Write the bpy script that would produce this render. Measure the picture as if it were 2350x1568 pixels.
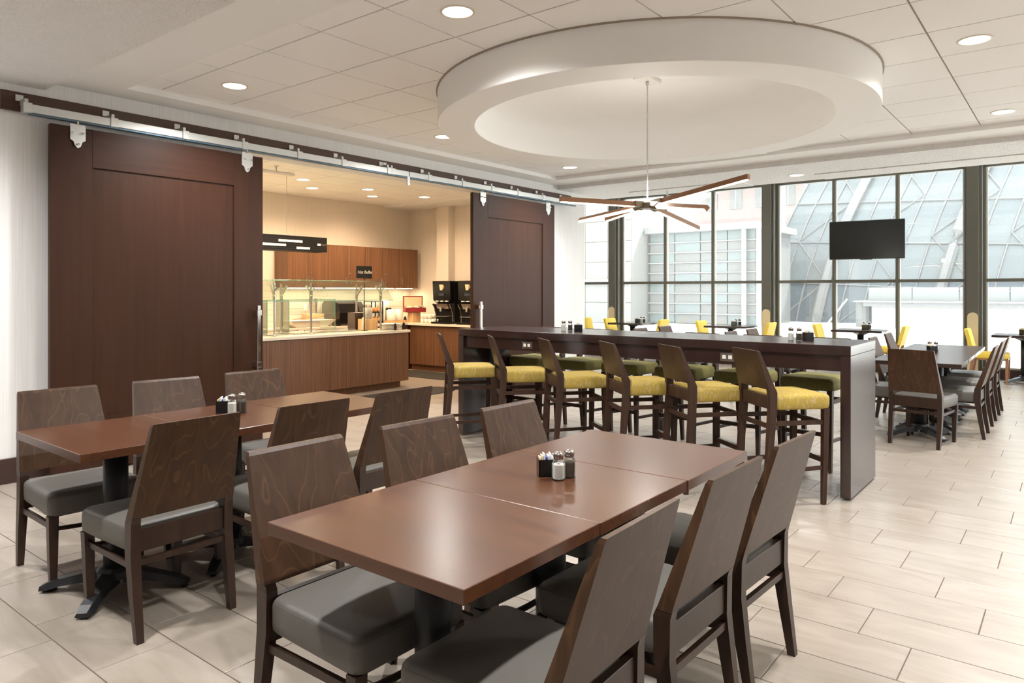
import bpy, math, random
from math import sin, cos, pi, radians, sqrt, atan2
random.seed(7)
for o in list(bpy.data.objects): bpy.data.objects.remove(o)
SC = bpy.context.scene
COL = SC.collection

# ------------------------------------------------------------------ camera
FPX, HORIZON, CAMH = 1638.5, 668.0, 1.4465
YAW = math.atan(1297.0 / FPX)
cd = bpy.data.cameras.new('camera'); cam = bpy.data.objects.new('camera', cd); COL.objects.link(cam)
cd.sensor_width = 36.0; cd.lens = 36.0 * FPX / 2350.0
cd.shift_y = -(784.0 - HORIZON) / 2350.0
cd.clip_start = 0.05; cd.clip_end = 300
cam.location = (0, 0, CAMH); cam.rotation_euler = (pi / 2, 0, YAW - pi / 2)
SC.camera = cam
# ------------------------------------------------------------------ sky, sun, exposure
wd = bpy.data.worlds.new('sky'); SC.world = wd; wd.use_nodes = True
bg = wd.node_tree.nodes['Background']
bg.inputs['Color'].default_value = (0.95, 0.975, 1.0, 1); bg.inputs['Strength'].default_value = 3.15
sd = bpy.data.lights.new('sun', 'SUN'); sd.energy = 6.8; sd.angle = radians(1.0); sd.color = (1, 0.95, 0.86)
sun = bpy.data.objects.new('sun', sd); COL.objects.link(sun)
sun.location = (30, -5, 30)
SUN_EL, SUN_AZ = radians(52), radians(-28)      # azimuth from +X towards -Y
sun.rotation_euler = (pi / 2 - SUN_EL, 0, SUN_AZ + pi / 2)
vs = SC.view_settings
vs.view_transform = 'Standard'; vs.look = 'None'; vs.gamma = 1.0; vs.use_curve_mapping = False
vs.exposure = 1.24
SC.cycles.use_denoising = True
SC.cycles.max_bounces = 8; SC.cycles.diffuse_bounces = 5; SC.cycles.glossy_bounces = 4
SC.cycles.transmission_bounces = 8; SC.cycles.transparent_max_bounces = 16
SC.cycles.sample_clamp_indirect = 6.0
DOWN_W, KIT_W = 116.0, 48.0          # lamp powers, used by the lamp builders
WARM = (1.0, 0.99, 0.97)

# ------------------------------------------------------------------ materials
def nmat(name):
    m = bpy.data.materials.new(name); m.use_nodes = True
    nt = m.node_tree; b = nt.nodes['Principled BSDF']
    return m, nt, b
def S(b, **k):
    for a, v in k.items():
        b.inputs[a.replace('_', ' ')].default_value = v
def plain(name, col, rough=0.5, metal=0.0, spec=0.5, bump=0.0, bscale=200.0, var=0.0, bdist=0.01):
    m, nt, b = nmat(name)
    S(b, Base_Color=(*col, 1), Roughness=rough, Metallic=metal); b.inputs['Specular IOR Level'].default_value = spec
    if bump or var:
        tc = nt.nodes.new('ShaderNodeTexCoord'); n = nt.nodes.new('ShaderNodeTexNoise')
        n.inputs['Scale'].default_value = bscale; n.inputs['Detail'].default_value = 4
        nt.links.new(tc.outputs['Object'], n.inputs['Vector'])
        if bump:
            bp = nt.nodes.new('ShaderNodeBump'); bp.inputs['Strength'].default_value = bump; bp.inputs['Distance'].default_value = bdist
            nt.links.new(n.outputs['Fac'], bp.inputs['Height']); nt.links.new(bp.outputs['Normal'], b.inputs['Normal'])
        if var:
            mx = nt.nodes.new('ShaderNodeMix'); mx.data_type = 'RGBA'
            mx.inputs['A'].default_value = (*[c * (1 - var) for c in col], 1); mx.inputs['B'].default_value = (*[min(1, c * (1 + var)) for c in col], 1)
            nt.links.new(n.outputs['Fac'], mx.inputs['Factor']); nt.links.new(mx.outputs['Result'], b.inputs['Base Color'])
    return m
def grain(name, c1, c2, scale=(1, 30, 30), rough=0.4, contour=0.0, dist=1.5, spec=0.5, world=False, bump=0.0, c3=None, cscale=None, cmul=12.0, cwid=0.13):
    """streaked wood / cloth: noise stretched along one object axis, optional contour figure"""
    m, nt, b = nmat(name)
    N, L = nt.nodes.new, nt.links.new
    S(b, Roughness=rough); b.inputs['Specular IOR Level'].default_value = spec
    tc = N('ShaderNodeTexCoord'); oi = N('ShaderNodeObjectInfo')
    ad = N('ShaderNodeVectorMath'); ad.operation = 'MULTIPLY_ADD'
    ad.inputs[1].default_value = (1, 1, 1)
    rn = N('ShaderNodeVectorMath'); rn.operation = 'SCALE'; rn.inputs[0].default_value = (7.3, 3.1, 5.7)
    L(oi.outputs['Random'], rn.inputs['Scale'])
    L(tc.outputs['Object'], ad.inputs[0]); L(rn.outputs['Vector'], ad.inputs[2])
    mp = N('ShaderNodeMapping'); mp.inputs['Scale'].default_value = scale
    L(ad.outputs['Vector'], mp.inputs['Vector'])
    n1 = N('ShaderNodeTexNoise'); n1.inputs['Scale'].default_value = 1.0; n1.inputs['Detail'].default_value = 6; n1.inputs['Roughness'].default_value = 0.62
    n1.inputs['Distortion'].default_value = dist * 0.2
    L(mp.outputs['Vector'], n1.inputs['Vector'])
    rp = N('ShaderNodeValToRGB'); rp.color_ramp.elements[0].position = 0.32; rp.color_ramp.elements[1].position = 0.70
    rp.color_ramp.elements[0].color = (*c1, 1); rp.color_ramp.elements[1].color = (*c2, 1)
    L(n1.outputs['Fac'], rp.inputs['Fac'])
    out = rp.outputs['Color']
    if contour:
        n2 = N('ShaderNodeTexNoise'); n2.inputs['Scale'].default_value = 1.0; n2.inputs['Detail'].default_value = 1.6
        mp2 = N('ShaderNodeMapping'); mp2.inputs['Scale'].default_value = cscale or tuple(max(0.75, s * 0.24) for s in scale)
        L(ad.outputs['Vector'], mp2.inputs['Vector']); L(mp2.outputs['Vector'], n2.inputs['Vector'])
        mu = N('ShaderNodeMath'); mu.operation = 'MULTIPLY'; mu.inputs[1].default_value = cmul
        fr = N('ShaderNodeMath'); fr.operation = 'FRACT'
        L(n2.outputs['Fac'], mu.inputs[0]); L(mu.outputs[0], fr.inputs[0])
        r2 = N('ShaderNodeValToRGB'); e = r2.color_ramp.elements
        e[0].position = 0.0; e[0].color = (1, 1, 1, 1); e[1].position = cwid; e[1].color = (0, 0, 0, 1)
        L(fr.outputs[0], r2.inputs['Fac'])
        mf = N('ShaderNodeMath'); mf.operation = 'MULTIPLY'; mf.inputs[1].default_value = contour
        L(r2.outputs['Color'], mf.inputs[0])
        mx = N('ShaderNodeMix'); mx.data_type = 'RGBA'; mx.inputs['B'].default_value = (*(c3 or c2), 1)
        L(mf.outputs[0], mx.inputs['Factor']); L(out, mx.inputs['A']); out = mx.outputs['Result']
    L(out, b.inputs['Base Color'])
    if bump:
        bp = N('ShaderNodeBump'); bp.inputs['Strength'].default_value = bump; bp.inputs['Distance'].default_value = 0.005
        L(n1.outputs['Fac'], bp.inputs['Height']); L(bp.outputs['Normal'], b.inputs['Normal'])
    return m
def emit(name, col, strength):
    m, nt, b = nmat(name)
    S(b, Base_Color=(*col, 1)); b.inputs['Emission Color'].default_value = (*col, 1); b.inputs['Emission Strength'].default_value = strength
    return m
def pane_glass(name, tint=(0.95, 0.97, 0.97), haze=0.05, refl=0.06, hazecol=(0.9, 0.93, 0.92)):
    m = bpy.data.materials.new(name); m.use_nodes = True; nt = m.node_tree; nt.nodes.clear()
    N, L = nt.nodes.new, nt.links.new
    out = N('ShaderNodeOutputMaterial'); tr = N('ShaderNodeBsdfTransparent'); tr.inputs['Color'].default_value = (*tint, 1)
    gl = N('ShaderNodeBsdfGlossy'); gl.inputs['Roughness'].default_value = 0.01
    lw = N('ShaderNodeLayerWeight'); lw.inputs['Blend'].default_value = 0.18
    mu = N('ShaderNodeMath'); mu.operation = 'MULTIPLY_ADD'; mu.inputs[1].default_value = 0.8; mu.inputs[2].default_value = refl; mu.use_clamp = True
    L(lw.outputs['Fresnel'], mu.inputs[0])
    m1 = N('ShaderNodeMixShader'); L(mu.outputs[0], m1.inputs['Fac']); L(tr.outputs[0], m1.inputs[1]); L(gl.outputs[0], m1.inputs[2])
    df = N('ShaderNodeBsdfTranslucent'); df.inputs['Color'].default_value = (*hazecol, 1)
    m2 = N('ShaderNodeMixShader'); m2.inputs['Fac'].default_value = haze
    L(m1.outputs[0], m2.inputs[1]); L(df.outputs[0], m2.inputs[2]); L(m2.outputs[0], out.inputs['Surface'])
    return m
M = {}
M['plaster'] = plain('plaster white', (0.87, 0.87, 0.86), 0.85)
M['ring'] = plain('ring paint', (0.88, 0.88, 0.87), 0.6)
M['stucco'] = plain('stucco texture', (0.88, 0.875, 0.865), 0.9, bump=0.8, bscale=55, bdist=0.035)
M['ctile'] = plain('acoustic tile', (0.91, 0.905, 0.895), 0.8, bump=0.12, bscale=300)
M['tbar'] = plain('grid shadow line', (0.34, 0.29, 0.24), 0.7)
M['wallpaper'] = grain('wallpaper strie', (0.74, 0.735, 0.73), (0.86, 0.855, 0.85), (160, 160, 1.2), 0.7)
M['kwall'] = grain('kitchen wallpaper', (0.70, 0.63, 0.55), (0.78, 0.71, 0.63), (120, 120, 2), 0.75)
M['floor'] = grain('stone tile', (0.258, 0.218, 0.179), (0.342, 0.297, 0.252), (9, 2.2, 9), 0.30, contour=0.0, dist=4, spec=0.45)
M['grout'] = plain('grout', (0.13, 0.10, 0.075), 0.9)
M['chairwood'] = grain('chair bentwood', (0.038, 0.018, 0.009), (0.066, 0.032, 0.016), (18, 18, 2.2), 0.36, contour=0.5, dist=3, spec=0.28, c3=(0.125, 0.062, 0.026), cscale=(6.5, 6.5, 1.1), cmul=10.0, cwid=0.16)
M['chairframe'] = grain('chair frame wood', (0.022, 0.010, 0.006), (0.042, 0.020, 0.011), (30, 30, 3), 0.36)
M['stoolwood'] = grain('stool wood', (0.030, 0.014, 0.009), (0.060, 0.030, 0.018), (24, 24, 3), 0.42, spec=0.3)
M['tabletop'] = grain('table veneer', (0.062, 0.023, 0.0105), (0.092, 0.036, 0.0165), (22, 1.0, 22), 0.25, spec=0.55, dist=0)
M['tabletop_dark'] = grain('dark table veneer', (0.03, 0.018, 0.014), (0.055, 0.034, 0.028), (34, 1.8, 34), 0.22)
M['bar'] = grain('espresso veneer', (0.022, 0.009, 0.008), (0.034, 0.014, 0.011), (24, 1.2, 24), 0.22, spec=1.0)
M['door'] = grain('door stain', (0.033, 0.0125, 0.0065), (0.047, 0.018, 0.0095), (20, 20, 0.9), 0.42, spec=0.22)
M['doorh'] = grain('door stain horizontal', (0.033, 0.0125, 0.0065), (0.047, 0.018, 0.0095), (0.9, 20, 20), 0.42, spec=0.22)
M['beam'] = grain('beam stain', (0.055, 0.025, 0.015), (0.08, 0.036, 0.021), (0.8, 30, 30), 0.4)
M['base'] = plain('baseboard', (0.045, 0.022, 0.016), 0.45)
M['cab'] = grain('walnut laminate', (0.095, 0.042, 0.020), (0.20, 0.092, 0.044), (48, 48, 0.8), 0.42)
M['cabdark'] = grain('walnut laminate shade', (0.10, 0.04, 0.018), (0.17, 0.07, 0.03), (40, 40, 0.8), 0.45)
M['stone'] = plain('quartz counter', (0.72, 0.66, 0.56), 0.25, var=0.12, bscale=60)
M['vinyl'] = plain('grey vinyl', (0.120, 0.112, 0.099), 0.45, bump=0.10, bscale=420)
M['seam'] = plain('seam stitching', (0.10, 0.09, 0.078), 0.6)
M['yellow'] = grain('yellow scribble fabric', (0.37, 0.26, 0.055), (0.40, 0.29, 0.036), (26, 26, 9), 0.85, contour=0.75, dist=6, c3=(0.50, 0.38, 0.23), cscale=(30, 30, 7), cmul=5.0, cwid=0.30)
M['olive'] = grain('olive fabric', (0.15, 0.135, 0.035), (0.24, 0.215, 0.07), (90, 90, 30), 0.85)
M['sunyellow'] = plain('plain yellow upholstery', (0.74, 0.52, 0.06), 0.7, var=0.06, bscale=20)
M['tanwood'] = grain('tan chair wood', (0.22, 0.10, 0.05), (0.34, 0.17, 0.09), (30, 30, 3), 0.4)
M['iron'] = plain('black cast iron', (0.014, 0.015, 0.017), 0.42, bump=0.05, bscale=250)
M['alu'] = plain('brushed aluminium', (0.60, 0.61, 0.60), 0.48, metal=0.85)
M['chrome'] = plain('chrome', (0.78, 0.78, 0.78), 0.12, metal=1.0)
M['steel'] = plain('stainless steel', (0.60, 0.58, 0.55), 0.25, metal=1.0)
M['mullion'] = plain('window frame bronze', (0.115, 0.108, 0.085), 0.5)
M['mullion_lt'] = plain('window frame edge', (0.42, 0.41, 0.35), 0.5)
M['column'] = plain('column paint', (0.10, 0.092, 0.072), 0.5)
M['guard'] = plain('column guard', (0.62, 0.50, 0.30), 0.6)
M['black'] = plain('black plastic', (0.006, 0.006, 0.007), 0.22)
M['blackmat'] = plain('matte black', (0.012, 0.012, 0.012), 0.7)
M['screen'] = plain('tv screen', (0.008, 0.009, 0.008), 0.18)
M['bezel'] = plain('tv bezel', (0.05, 0.05, 0.05), 0.35)
M['bronze'] = plain('bronze arm', (0.24, 0.115, 0.055), 0.45, metal=0.3)
M['bronzehub'] = plain('bronze hub', (0.22, 0.18, 0.13), 0.4, metal=0.5)
M['led'] = emit('led strip', (1.0, 0.80, 0.55), 3.2)
M['lamp'] = emit('lamp lens', (1.0, 0.86, 0.66), 7.0)
M['trim'] = plain('lamp trim', (0.78, 0.72, 0.62), 0.5)
M['white'] = plain('white ceramic', (0.80, 0.76, 0.68), 0.35)
M['whiteplastic'] = plain('white plastic', (0.82, 0.80, 0.77), 0.4)
M['wood_lt'] = grain('beech wood', (0.52, 0.31, 0.15), (0.66, 0.44, 0.24), (30, 30, 2), 0.5)
M['marble'] = grain('grey marble', (0.55, 0.52, 0.48), (0.25, 0.23, 0.21), (25, 25, 8), 0.3, dist=6)
M['mat'] = plain('floor mat', (0.030, 0.025, 0.021), 0.95, bump=0.5, bscale=300)
M['tealbox'] = plain('red box', (0.26, 0.02, 0.02), 0.4)
M['cream'] = plain('cream card', (0.74, 0.60, 0.38), 0.7)
M['brick'] = plain('glazed brick tile', (0.60, 0.57, 0.50), 0.15)
M['splash'] = plain('tile joint', (0.80, 0.76, 0.68), 0.8)
M['ctop'] = plain('shaker lid', (0.34, 0.30, 0.28), 0.28, metal=1.0)
M['salt'] = plain('salt', (0.80, 0.78, 0.74), 0.9, bump=0.2, bscale=900)
M['pepper'] = plain('pepper', (0.055, 0.040, 0.025), 0.9, var=0.8, bscale=900)
M['packet'] = plain('white packet', (0.80, 0.80, 0.78), 0.6)
M['packetblue'] = plain('blue packet', (0.03, 0.06, 0.42), 0.6)
M['packetcream'] = plain('cream packet', (0.75, 0.65, 0.42), 0.6)
M['lantern'] = grain('lantern black wood', (0.012, 0.011, 0.011), (0.028, 0.024, 0.022), (1, 40, 60), 0.5)
M['food'] = plain('pastry', (0.62, 0.30, 0.10), 0.6, var=0.4, bscale=60)
M['fruit'] = plain('fruit', (0.65, 0.13, 0.09), 0.45, var=0.3, bscale=40)
M['glass'] = pane_glass('window glass', (0.93, 0.955, 0.95), 0.020, 0.05)
M['guardglass'] = pane_glass('guard glass', (0.90, 0.96, 0.92), 0.015, 0.03)
M['glassedge'] = plain('green glass edge', (0.10, 0.28, 0.20), 0.2)
M['jarglass'] = pane_glass('jar glass', (0.93, 0.95, 0.94), 0.03, 0.06)
M['lightblue'] = plain('blue grey steel', (0.10, 0.16, 0.21), 0.4, metal=0.6)
# outdoors
M['concrete'] = plain('concrete panel', (0.20, 0.19, 0.165), 0.9, var=0.06, bscale=3)
M['concrete_grey'] = plain('grey concrete', (0.17, 0.168, 0.16), 0.9, var=0.08, bscale=3)
M['facadeglass'] = plain('facade glass', (0.10, 0.125, 0.125), 0.35, var=0.08, bscale=0.8)
M['facadegrey'] = plain('facade panel grey', (0.115, 0.117, 0.115), 0.6, var=0.08, bscale=1)
M['facadewhite'] = plain('facade metal white', (0.20, 0.20, 0.196), 0.6)
M['pink'] = plain('pink facade', (0.20, 0.15, 0.142), 0.9)
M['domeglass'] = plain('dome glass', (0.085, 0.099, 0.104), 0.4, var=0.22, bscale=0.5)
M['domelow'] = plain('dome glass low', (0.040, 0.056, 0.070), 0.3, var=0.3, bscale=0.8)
M['wallwhite'] = plain('white render', (0.30, 0.295, 0.285), 0.9)
M['domerib'] = plain('dome steel', (0.13, 0.13, 0.128), 0.5)
M['terrace'] = plain('terrace', (0.72, 0.72, 0.71), 0.9)
M['capgrey'] = plain('wall cap grey', (0.16, 0.16, 0.165), 0.7)
M['greenglass'] = plain('pale balustrade', (0.17, 0.18, 0.178), 0.3)

# ------------------------------------------------------------------ mesh helpers
class MB:
    def __init__(s): s.v = []; s.f = []
    def add(s, v, f):
        n = len(s.v); s.v += [tuple(p) for p in v]; s.f += [tuple(i + n for i in q) for q in f]; return s
    def box(s, x0, y0, z0, x1, y1, z1, b=0.0):
        if x0 > x1: x0, x1 = x1, x0
        if y0 > y1: y0, y1 = y1, y0
        if z0 > z1: z0, z1 = z1, z0
        if b <= 0:
            v = [(x, y, z) for z in (z0, z1) for y in (y0, y1) for x in (x0, x1)]
            return s.add(v, [(0, 2, 3, 1), (4, 5, 7, 6), (0, 1, 5, 4), (2, 6, 7, 3), (0, 4, 6, 2), (1, 3, 7, 5)])
        b = min(b, (x1 - x0) * .45, (y1 - y0) * .45, (z1 - z0) * .45)
        c = ((x0, x1), (y0, y1), (z0, z1)); v = []; idx = {}
        for k in (0, 1):
            for j in (0, 1):
                for i in (0, 1):
                    p = [c[0][i], c[1][j], c[2][k]]; sg = [1 - 2 * i, 1 - 2 * j, 1 - 2 * k]
                    for ax in range(3):
                        q = [p[a] + (0 if a == ax else sg[a] * b) for a in range(3)]
                        idx[(i, j, k, ax)] = len(v); v.append(q)
        f = []
        for ax in range(3):
            a1, a2 = (ax + 1) % 3, (ax + 2) % 3
            for side in (0, 1):
                q = []
                for (u, w) in ((0, 0), (1, 0), (1, 1), (0, 1)):
                    t = [0, 0, 0]; t[ax] = side; t[a1] = u; t[a2] = w; q.append(idx[(*t, ax)])
                f.append(tuple(q) if side else tuple(reversed(q)))
        for ax in range(3):
            a1, a2 = (ax + 1) % 3, (ax + 2) % 3
            for s1 in (0, 1):
                for s2 in (0, 1):
                    t = [0, 0, 0]; t[a1] = s1; t[a2] = s2; t0 = list(t); t1 = list(t); t0[ax] = 0; t1[ax] = 1
                    q = (idx[(*t0, a1)], idx[(*t1, a1)], idx[(*t1, a2)], idx[(*t0, a2)])
                    f.append(q if s1 != s2 else tuple(reversed(q)))
        for k in (0, 1):
            for j in (0, 1):
                for i in (0, 1):
                    q = (idx[(i, j, k, 0)], idx[(i, j, k, 1)], idx[(i, j, k, 2)])
                    f.append(q if (i + j + k) % 2 else tuple(reversed(q)))
        return s.add(v, f)
    def loft(s, rings, caps=True):
        n = len(rings[0]); v = [p for r in rings for p in r]; f = []
        for k in range(len(rings) - 1):
            for i in range(n):
                j = (i + 1) % n
                f.append((k * n + i, k * n + j, (k + 1) * n + j, (k + 1) * n + i))
        if caps:
            f.append(tuple(reversed(range(n)))); f.append(tuple(range((len(rings) - 1) * n, len(rings) * n)))
        return s.add(v, f)
    def leg(s, secs):
        """secs: (cx, cy, z, wx, wy) from bottom to top"""
        return s.loft([[(x - a / 2, y - b / 2, z), (x + a / 2, y - b / 2, z), (x + a / 2, y + b / 2, z), (x - a / 2, y + b / 2, z)] for x, y, z, a, b in secs])
    def lathe(s, prof, n=20, cx=0, cy=0, close=True):
        return s.loft([[(cx + r * cos(2 * pi * i / n), cy + r * sin(2 * pi * i / n), z) for i in range(n)] for r, z in prof], close)
    def tube(s, pts, r, n=8):
        rings = []
        for k, p in enumerate(pts):
            a = pts[max(0, k - 1)]; b = pts[min(len(pts) - 1, k + 1)]
            d = [b[i] - a[i] for i in range(3)]; L = sqrt(sum(x * x for x in d)) or 1; d = [x / L for x in d]
            up = (0, 0, 1) if abs(d[2]) < 0.9 else (1, 0, 0)
            e = [d[1] * up[2] - d[2] * up[1], d[2] * up[0] - d[0] * up[2], d[0] * up[1] - d[1] * up[0]]
            L = sqrt(sum(x * x for x in e)); e = [x / L for x in e]
            g = [e[1] * d[2] - e[2] * d[1], e[2] * d[0] - e[0] * d[2], e[0] * d[1] - e[1] * d[0]]
            rr = r[k] if isinstance(r, (list, tuple)) else r
            rings.append([tuple(p[i] + rr * (cos(2 * pi * t / n) * e[i] + sin(2 * pi * t / n) * g[i]) for i in range(3)) for t in range(n)])
        return s.loft(rings)
    def bar(s, a, b, w, h, roll=0.0):
        """square bar from a to b; w across, h upwards"""
        d = [b[i] - a[i] for i in range(3)]; L = sqrt(sum(x * x for x in d)); d = [x / L for x in d]
        up = (0, 0, 1) if abs(d[2]) < 0.95 else (1, 0, 0)
        e = [d[1] * up[2] - d[2] * up[1], d[2] * up[0] - d[0] * up[2], d[0] * up[1] - d[1] * up[0]]
        q = sqrt(sum(x * x for x in e)); e = [x / q for x in e]
        g = [e[1] * d[2] - e[2] * d[1], e[2] * d[0] - e[0] * d[2], e[0] * d[1] - e[1] * d[0]]
        cr, sr = cos(roll), sin(roll)
        e2 = [cr * e[i] + sr * g[i] for i in range(3)]; g2 = [-sr * e[i] + cr * g[i] for i in range(3)]
        R = []
        for p in (a, b):
            R.append([tuple(p[i] + sx * w / 2 * e2[i] + sy * h / 2 * g2[i] for i in range(3)) for sx, sy in ((-1, -1), (1, -1), (1, 1), (-1, 1))])
        return s.loft(R)
    def prism(s, poly, axis, a, b):
        """extrude 2D polygon along axis ('x','y','z') from a to b; poly coords are the other two axes in order"""
        def mk(p, t):
            return {'x': (t, p[0], p[1]), 'y': (p[0], t, p[1]), 'z': (p[0], p[1], t)}[axis]
        return s.loft([[mk(p, a) for p in poly], [mk(p, b) for p in poly]])
    def mesh(s, name, smooth=False):
        me = bpy.data.meshes.new(name); me.from_pydata(s.v, [], s.f)
        if smooth: me.polygons.foreach_set('use_smooth', [True] * len(me.polygons))
        me.update()
        import bmesh
        bm = bmesh.new(); bm.from_mesh(me); bmesh.ops.recalc_face_normals(bm, faces=bm.faces); bm.to_mesh(me); bm.free()
        return me
    def build(s, name, mat, parent=None, smooth=False, loc=(0, 0, 0), rz=0.0, label=None):
        me = s.mesh(name, smooth); me.materials.append(M[mat] if isinstance(mat, str) else mat)
        return obj(name, me, parent, loc, rz, label)
def obj(name, me, parent=None, loc=(0, 0, 0), rz=0.0, label=None):
    o = bpy.data.objects.new(name, me); COL.objects.link(o)
    o.parent = parent; o.location = loc; o.rotation_euler = (0, 0, rz)
    if label: o['label'] = label
    return o
def tag(o, label, cat, group=None):
    o['label'] = label; o['category'] = cat
    if group: o['group'] = group
    return o
def thing(name, label, cat, loc=(0, 0, 0), rz=0.0, group=None):
    o = bpy.data.objects.new(name, None); COL.objects.link(o); o.empty_display_size = 0.1
    o.location = loc; o.rotation_euler = (0, 0, rz)
    return tag(o, label, cat, group)
def struct(o): o['kind'] = 'structure'; return o
def root(name, loc=(0, 0, 0)):
    o = bpy.data.objects.new(name, None); COL.objects.link(o); o.location = loc; return struct(o)
def wipe(o):
    for c in [q for q in bpy.data.objects if q.parent is o]: wipe(c)
    bpy.data.objects.remove(o)
def children(o): return [c for c in bpy.data.objects if c.parent is o]
KIDS = {}
def copy_tree(src, loc, rz, label, group=None, keep=True):
    if src.name not in KIDS:
        KIDS[src.name] = [(c, children(c)) for c in children(src)]
    r = src.copy(); COL.objects.link(r); r.location = loc; r.rotation_euler = (0, 0, rz); r['label'] = label
    if group: r['group'] = group
    for c, gs in KIDS[src.name]:
        d = c.copy(); COL.objects.link(d); d.parent = r
        for g in gs:
            e = g.copy(); COL.objects.link(e); e.parent = d
    return r
def rrect(hx, hy, r, n=5, cx=0, cy=0):
    pts = []
    for qx, qy, a0 in ((1, 1, 0), (-1, 1, 90), (-1, -1, 180), (1, -1, 270)):
        for k in range(n):
            a = radians(a0 + 90 * k / (n - 1))
            pts.append((cx + qx * (hx - r) + r * cos(a), cy + qy * (hy - r) + r * sin(a)))
    return pts
def wall_with_hole(axis, pos, thick, u0, u1, z0, z1, hole):
    """solid wall slab with one rectangular hole, returned as an MB. axis 'y': slab at y in [pos,pos+thick], u = x"""
    m = MB(); h0, h1, hz0, hz1 = hole
    for (a, b, c, d) in ((u0, h0, z0, z1), (h1, u1, z0, z1), (h0, h1, hz1, z1), (h0, h1, z0, hz0)):
        if b - a > 1e-6 and d - c > 1e-6:
            if axis == 'y': m.box(a, pos, c, b, pos + thick, d)
            else: m.box(pos, a, c, pos + thick, b, d)
    return m
FW = (cos(YAW), sin(YAW)); RT = (sin(YAW), -cos(YAW))
def proj(x, y, z):
    d = x * FW[0] + y * FW[1]
    if d < 0.05: return None
    return (1175 + FPX * (x * RT[0] + y * RT[1]) / d, HORIZON - (z - CAMH) * FPX / d, d)

# ================================================================== SETTING
BY = 6.30            # face of the sliding-door wall
XW = 14.25           # window plane
YR = -3.9            # unseen right wall, its windows added for fill light
XB = -4.0            # wall behind the camera
ZT, ZS, ZX = 3.12, 3.07, 3.01   # tile ceiling, soffit, stucco ceiling
YTOP = 11.6
# ---- floor with tiles
flo = MB().box(XB, YR, -0.12, XW + 0.15, YTOP, -0.004).build('floor', 'grout'); struct(flo)
TX, TY, G = 0.3045, 0.6007, 0.0042
cands = []
for n in range(-17, 44):
    x0 = 1.139 + TX * n
    off = 2.931 + 0.2 * n
    k0 = math.floor((YR - off) / TY) - 1
    for k in range(k0, k0 + 28):
        y0 = off + TY * k
        xa, xb, ya, yb = max(x0 + G / 2, XB), min(x0 + TX - G / 2, XW), max(y0 + G / 2, YR), min(y0 + TY - G / 2, YTOP)
        if xb - xa < 0.02 or yb - ya < 0.02: continue
        if xa < 9.8 and ya > 10.3: continue
        ar = 0.0; ps = [proj(x, y, 0) for x, y in ((xa, ya), (xb, ya), (xb, yb), (xa, yb))]
        if all(ps):
            cx_ = sum(p[0] for p in ps) / 4; cy_ = sum(p[1] for p in ps) / 4
            if -150 < cx_ < 2500 and cy_ < 1700:
                ar = abs(sum(ps[i][0] * ps[(i + 1) % 4][1] - ps[(i + 1) % 4][0] * ps[i][1] for i in range(4))) / 2
        full = abs(xb - xa - TX + G) < 1e-4 and abs(yb - ya - TY + G) < 1e-4
        cands.append((ar, xa, xb, ya, yb, full))
cands.sort(key=lambda t: -t[0])
hx, hy = (TX - G) / 2, (TY - G) / 2
tile_me = MB().box(-hx, -hy, -0.009, hx, hy, 0, 0.0015).mesh('floor_tile'); tile_me.materials.append(M['floor'])
rest = MB()
for i, (ar, xa, xb, ya, yb, full) in enumerate(cands):
    if i < 300 and ar > 0:
        if full: obj('floor_tile', tile_me, flo, ((xa + xb) / 2, (ya + yb) / 2, 0))
        else: MB().box(-(xb - xa) / 2, -(yb - ya) / 2, -0.009, (xb - xa) / 2, (yb - ya) / 2, 0, 0.0015).build('floor_tile', 'floor', flo, loc=((xa + xb) / 2, (ya + yb) / 2, 0))
    else: rest.box(xa, ya, -0.009, xb, yb, 0)
ro = rest.build('far_floor_tiles', 'floor', flo); ro['kind'] = 'stuff'

# ---- walls
hole = (3.78, 7.46, 0.0, 2.79)
w = wall_with_hole('y', BY, 0.20, XB, 9.87, 0, 3.6, hole); wl = w.build('wall_left', 'wallpaper'); struct(wl)
struct(MB().box(XB, BY - 0.018, 0, 2.6, BY - 0.0005, 0.19, 0.003).build('baseboard_left', 'base'))
struct(MB().box(8.5, BY - 0.018, 0, 9.87, BY - 0.0005, 0.19, 0.003).build('baseboard_left', 'base'))
struct(MB().box(XB - 0.2, YR - 0.2, 0, XB, BY + 0.2, 3.9).build('wall_back', 'wallpaper'))
struct(MB().box(9.72, BY + 0.2, 0, 9.87, YTOP, 3.6).build('wall_return', 'kwall'))
struct(MB().box(9.72, YTOP, 0, XW + 0.1, YTOP + 0.15, 3.9).build('wall_end', 'wallpaper'))
struct(MB().box(3.0, 10.26, 0, 9.72, 10.45, 3.6).build('wall_kitchen_back', 'kwall'))
struct(MB().box(2.85, BY + 0.2, 0, 3.0, 10.45, 3.6).build('wall_kitchen_side', 'kwall'))
struct(MB().box(9.55, 9.05, 0.9, 9.72, 9.35, 3.02).build('wall_pilaster', 'kwall'))
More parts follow.
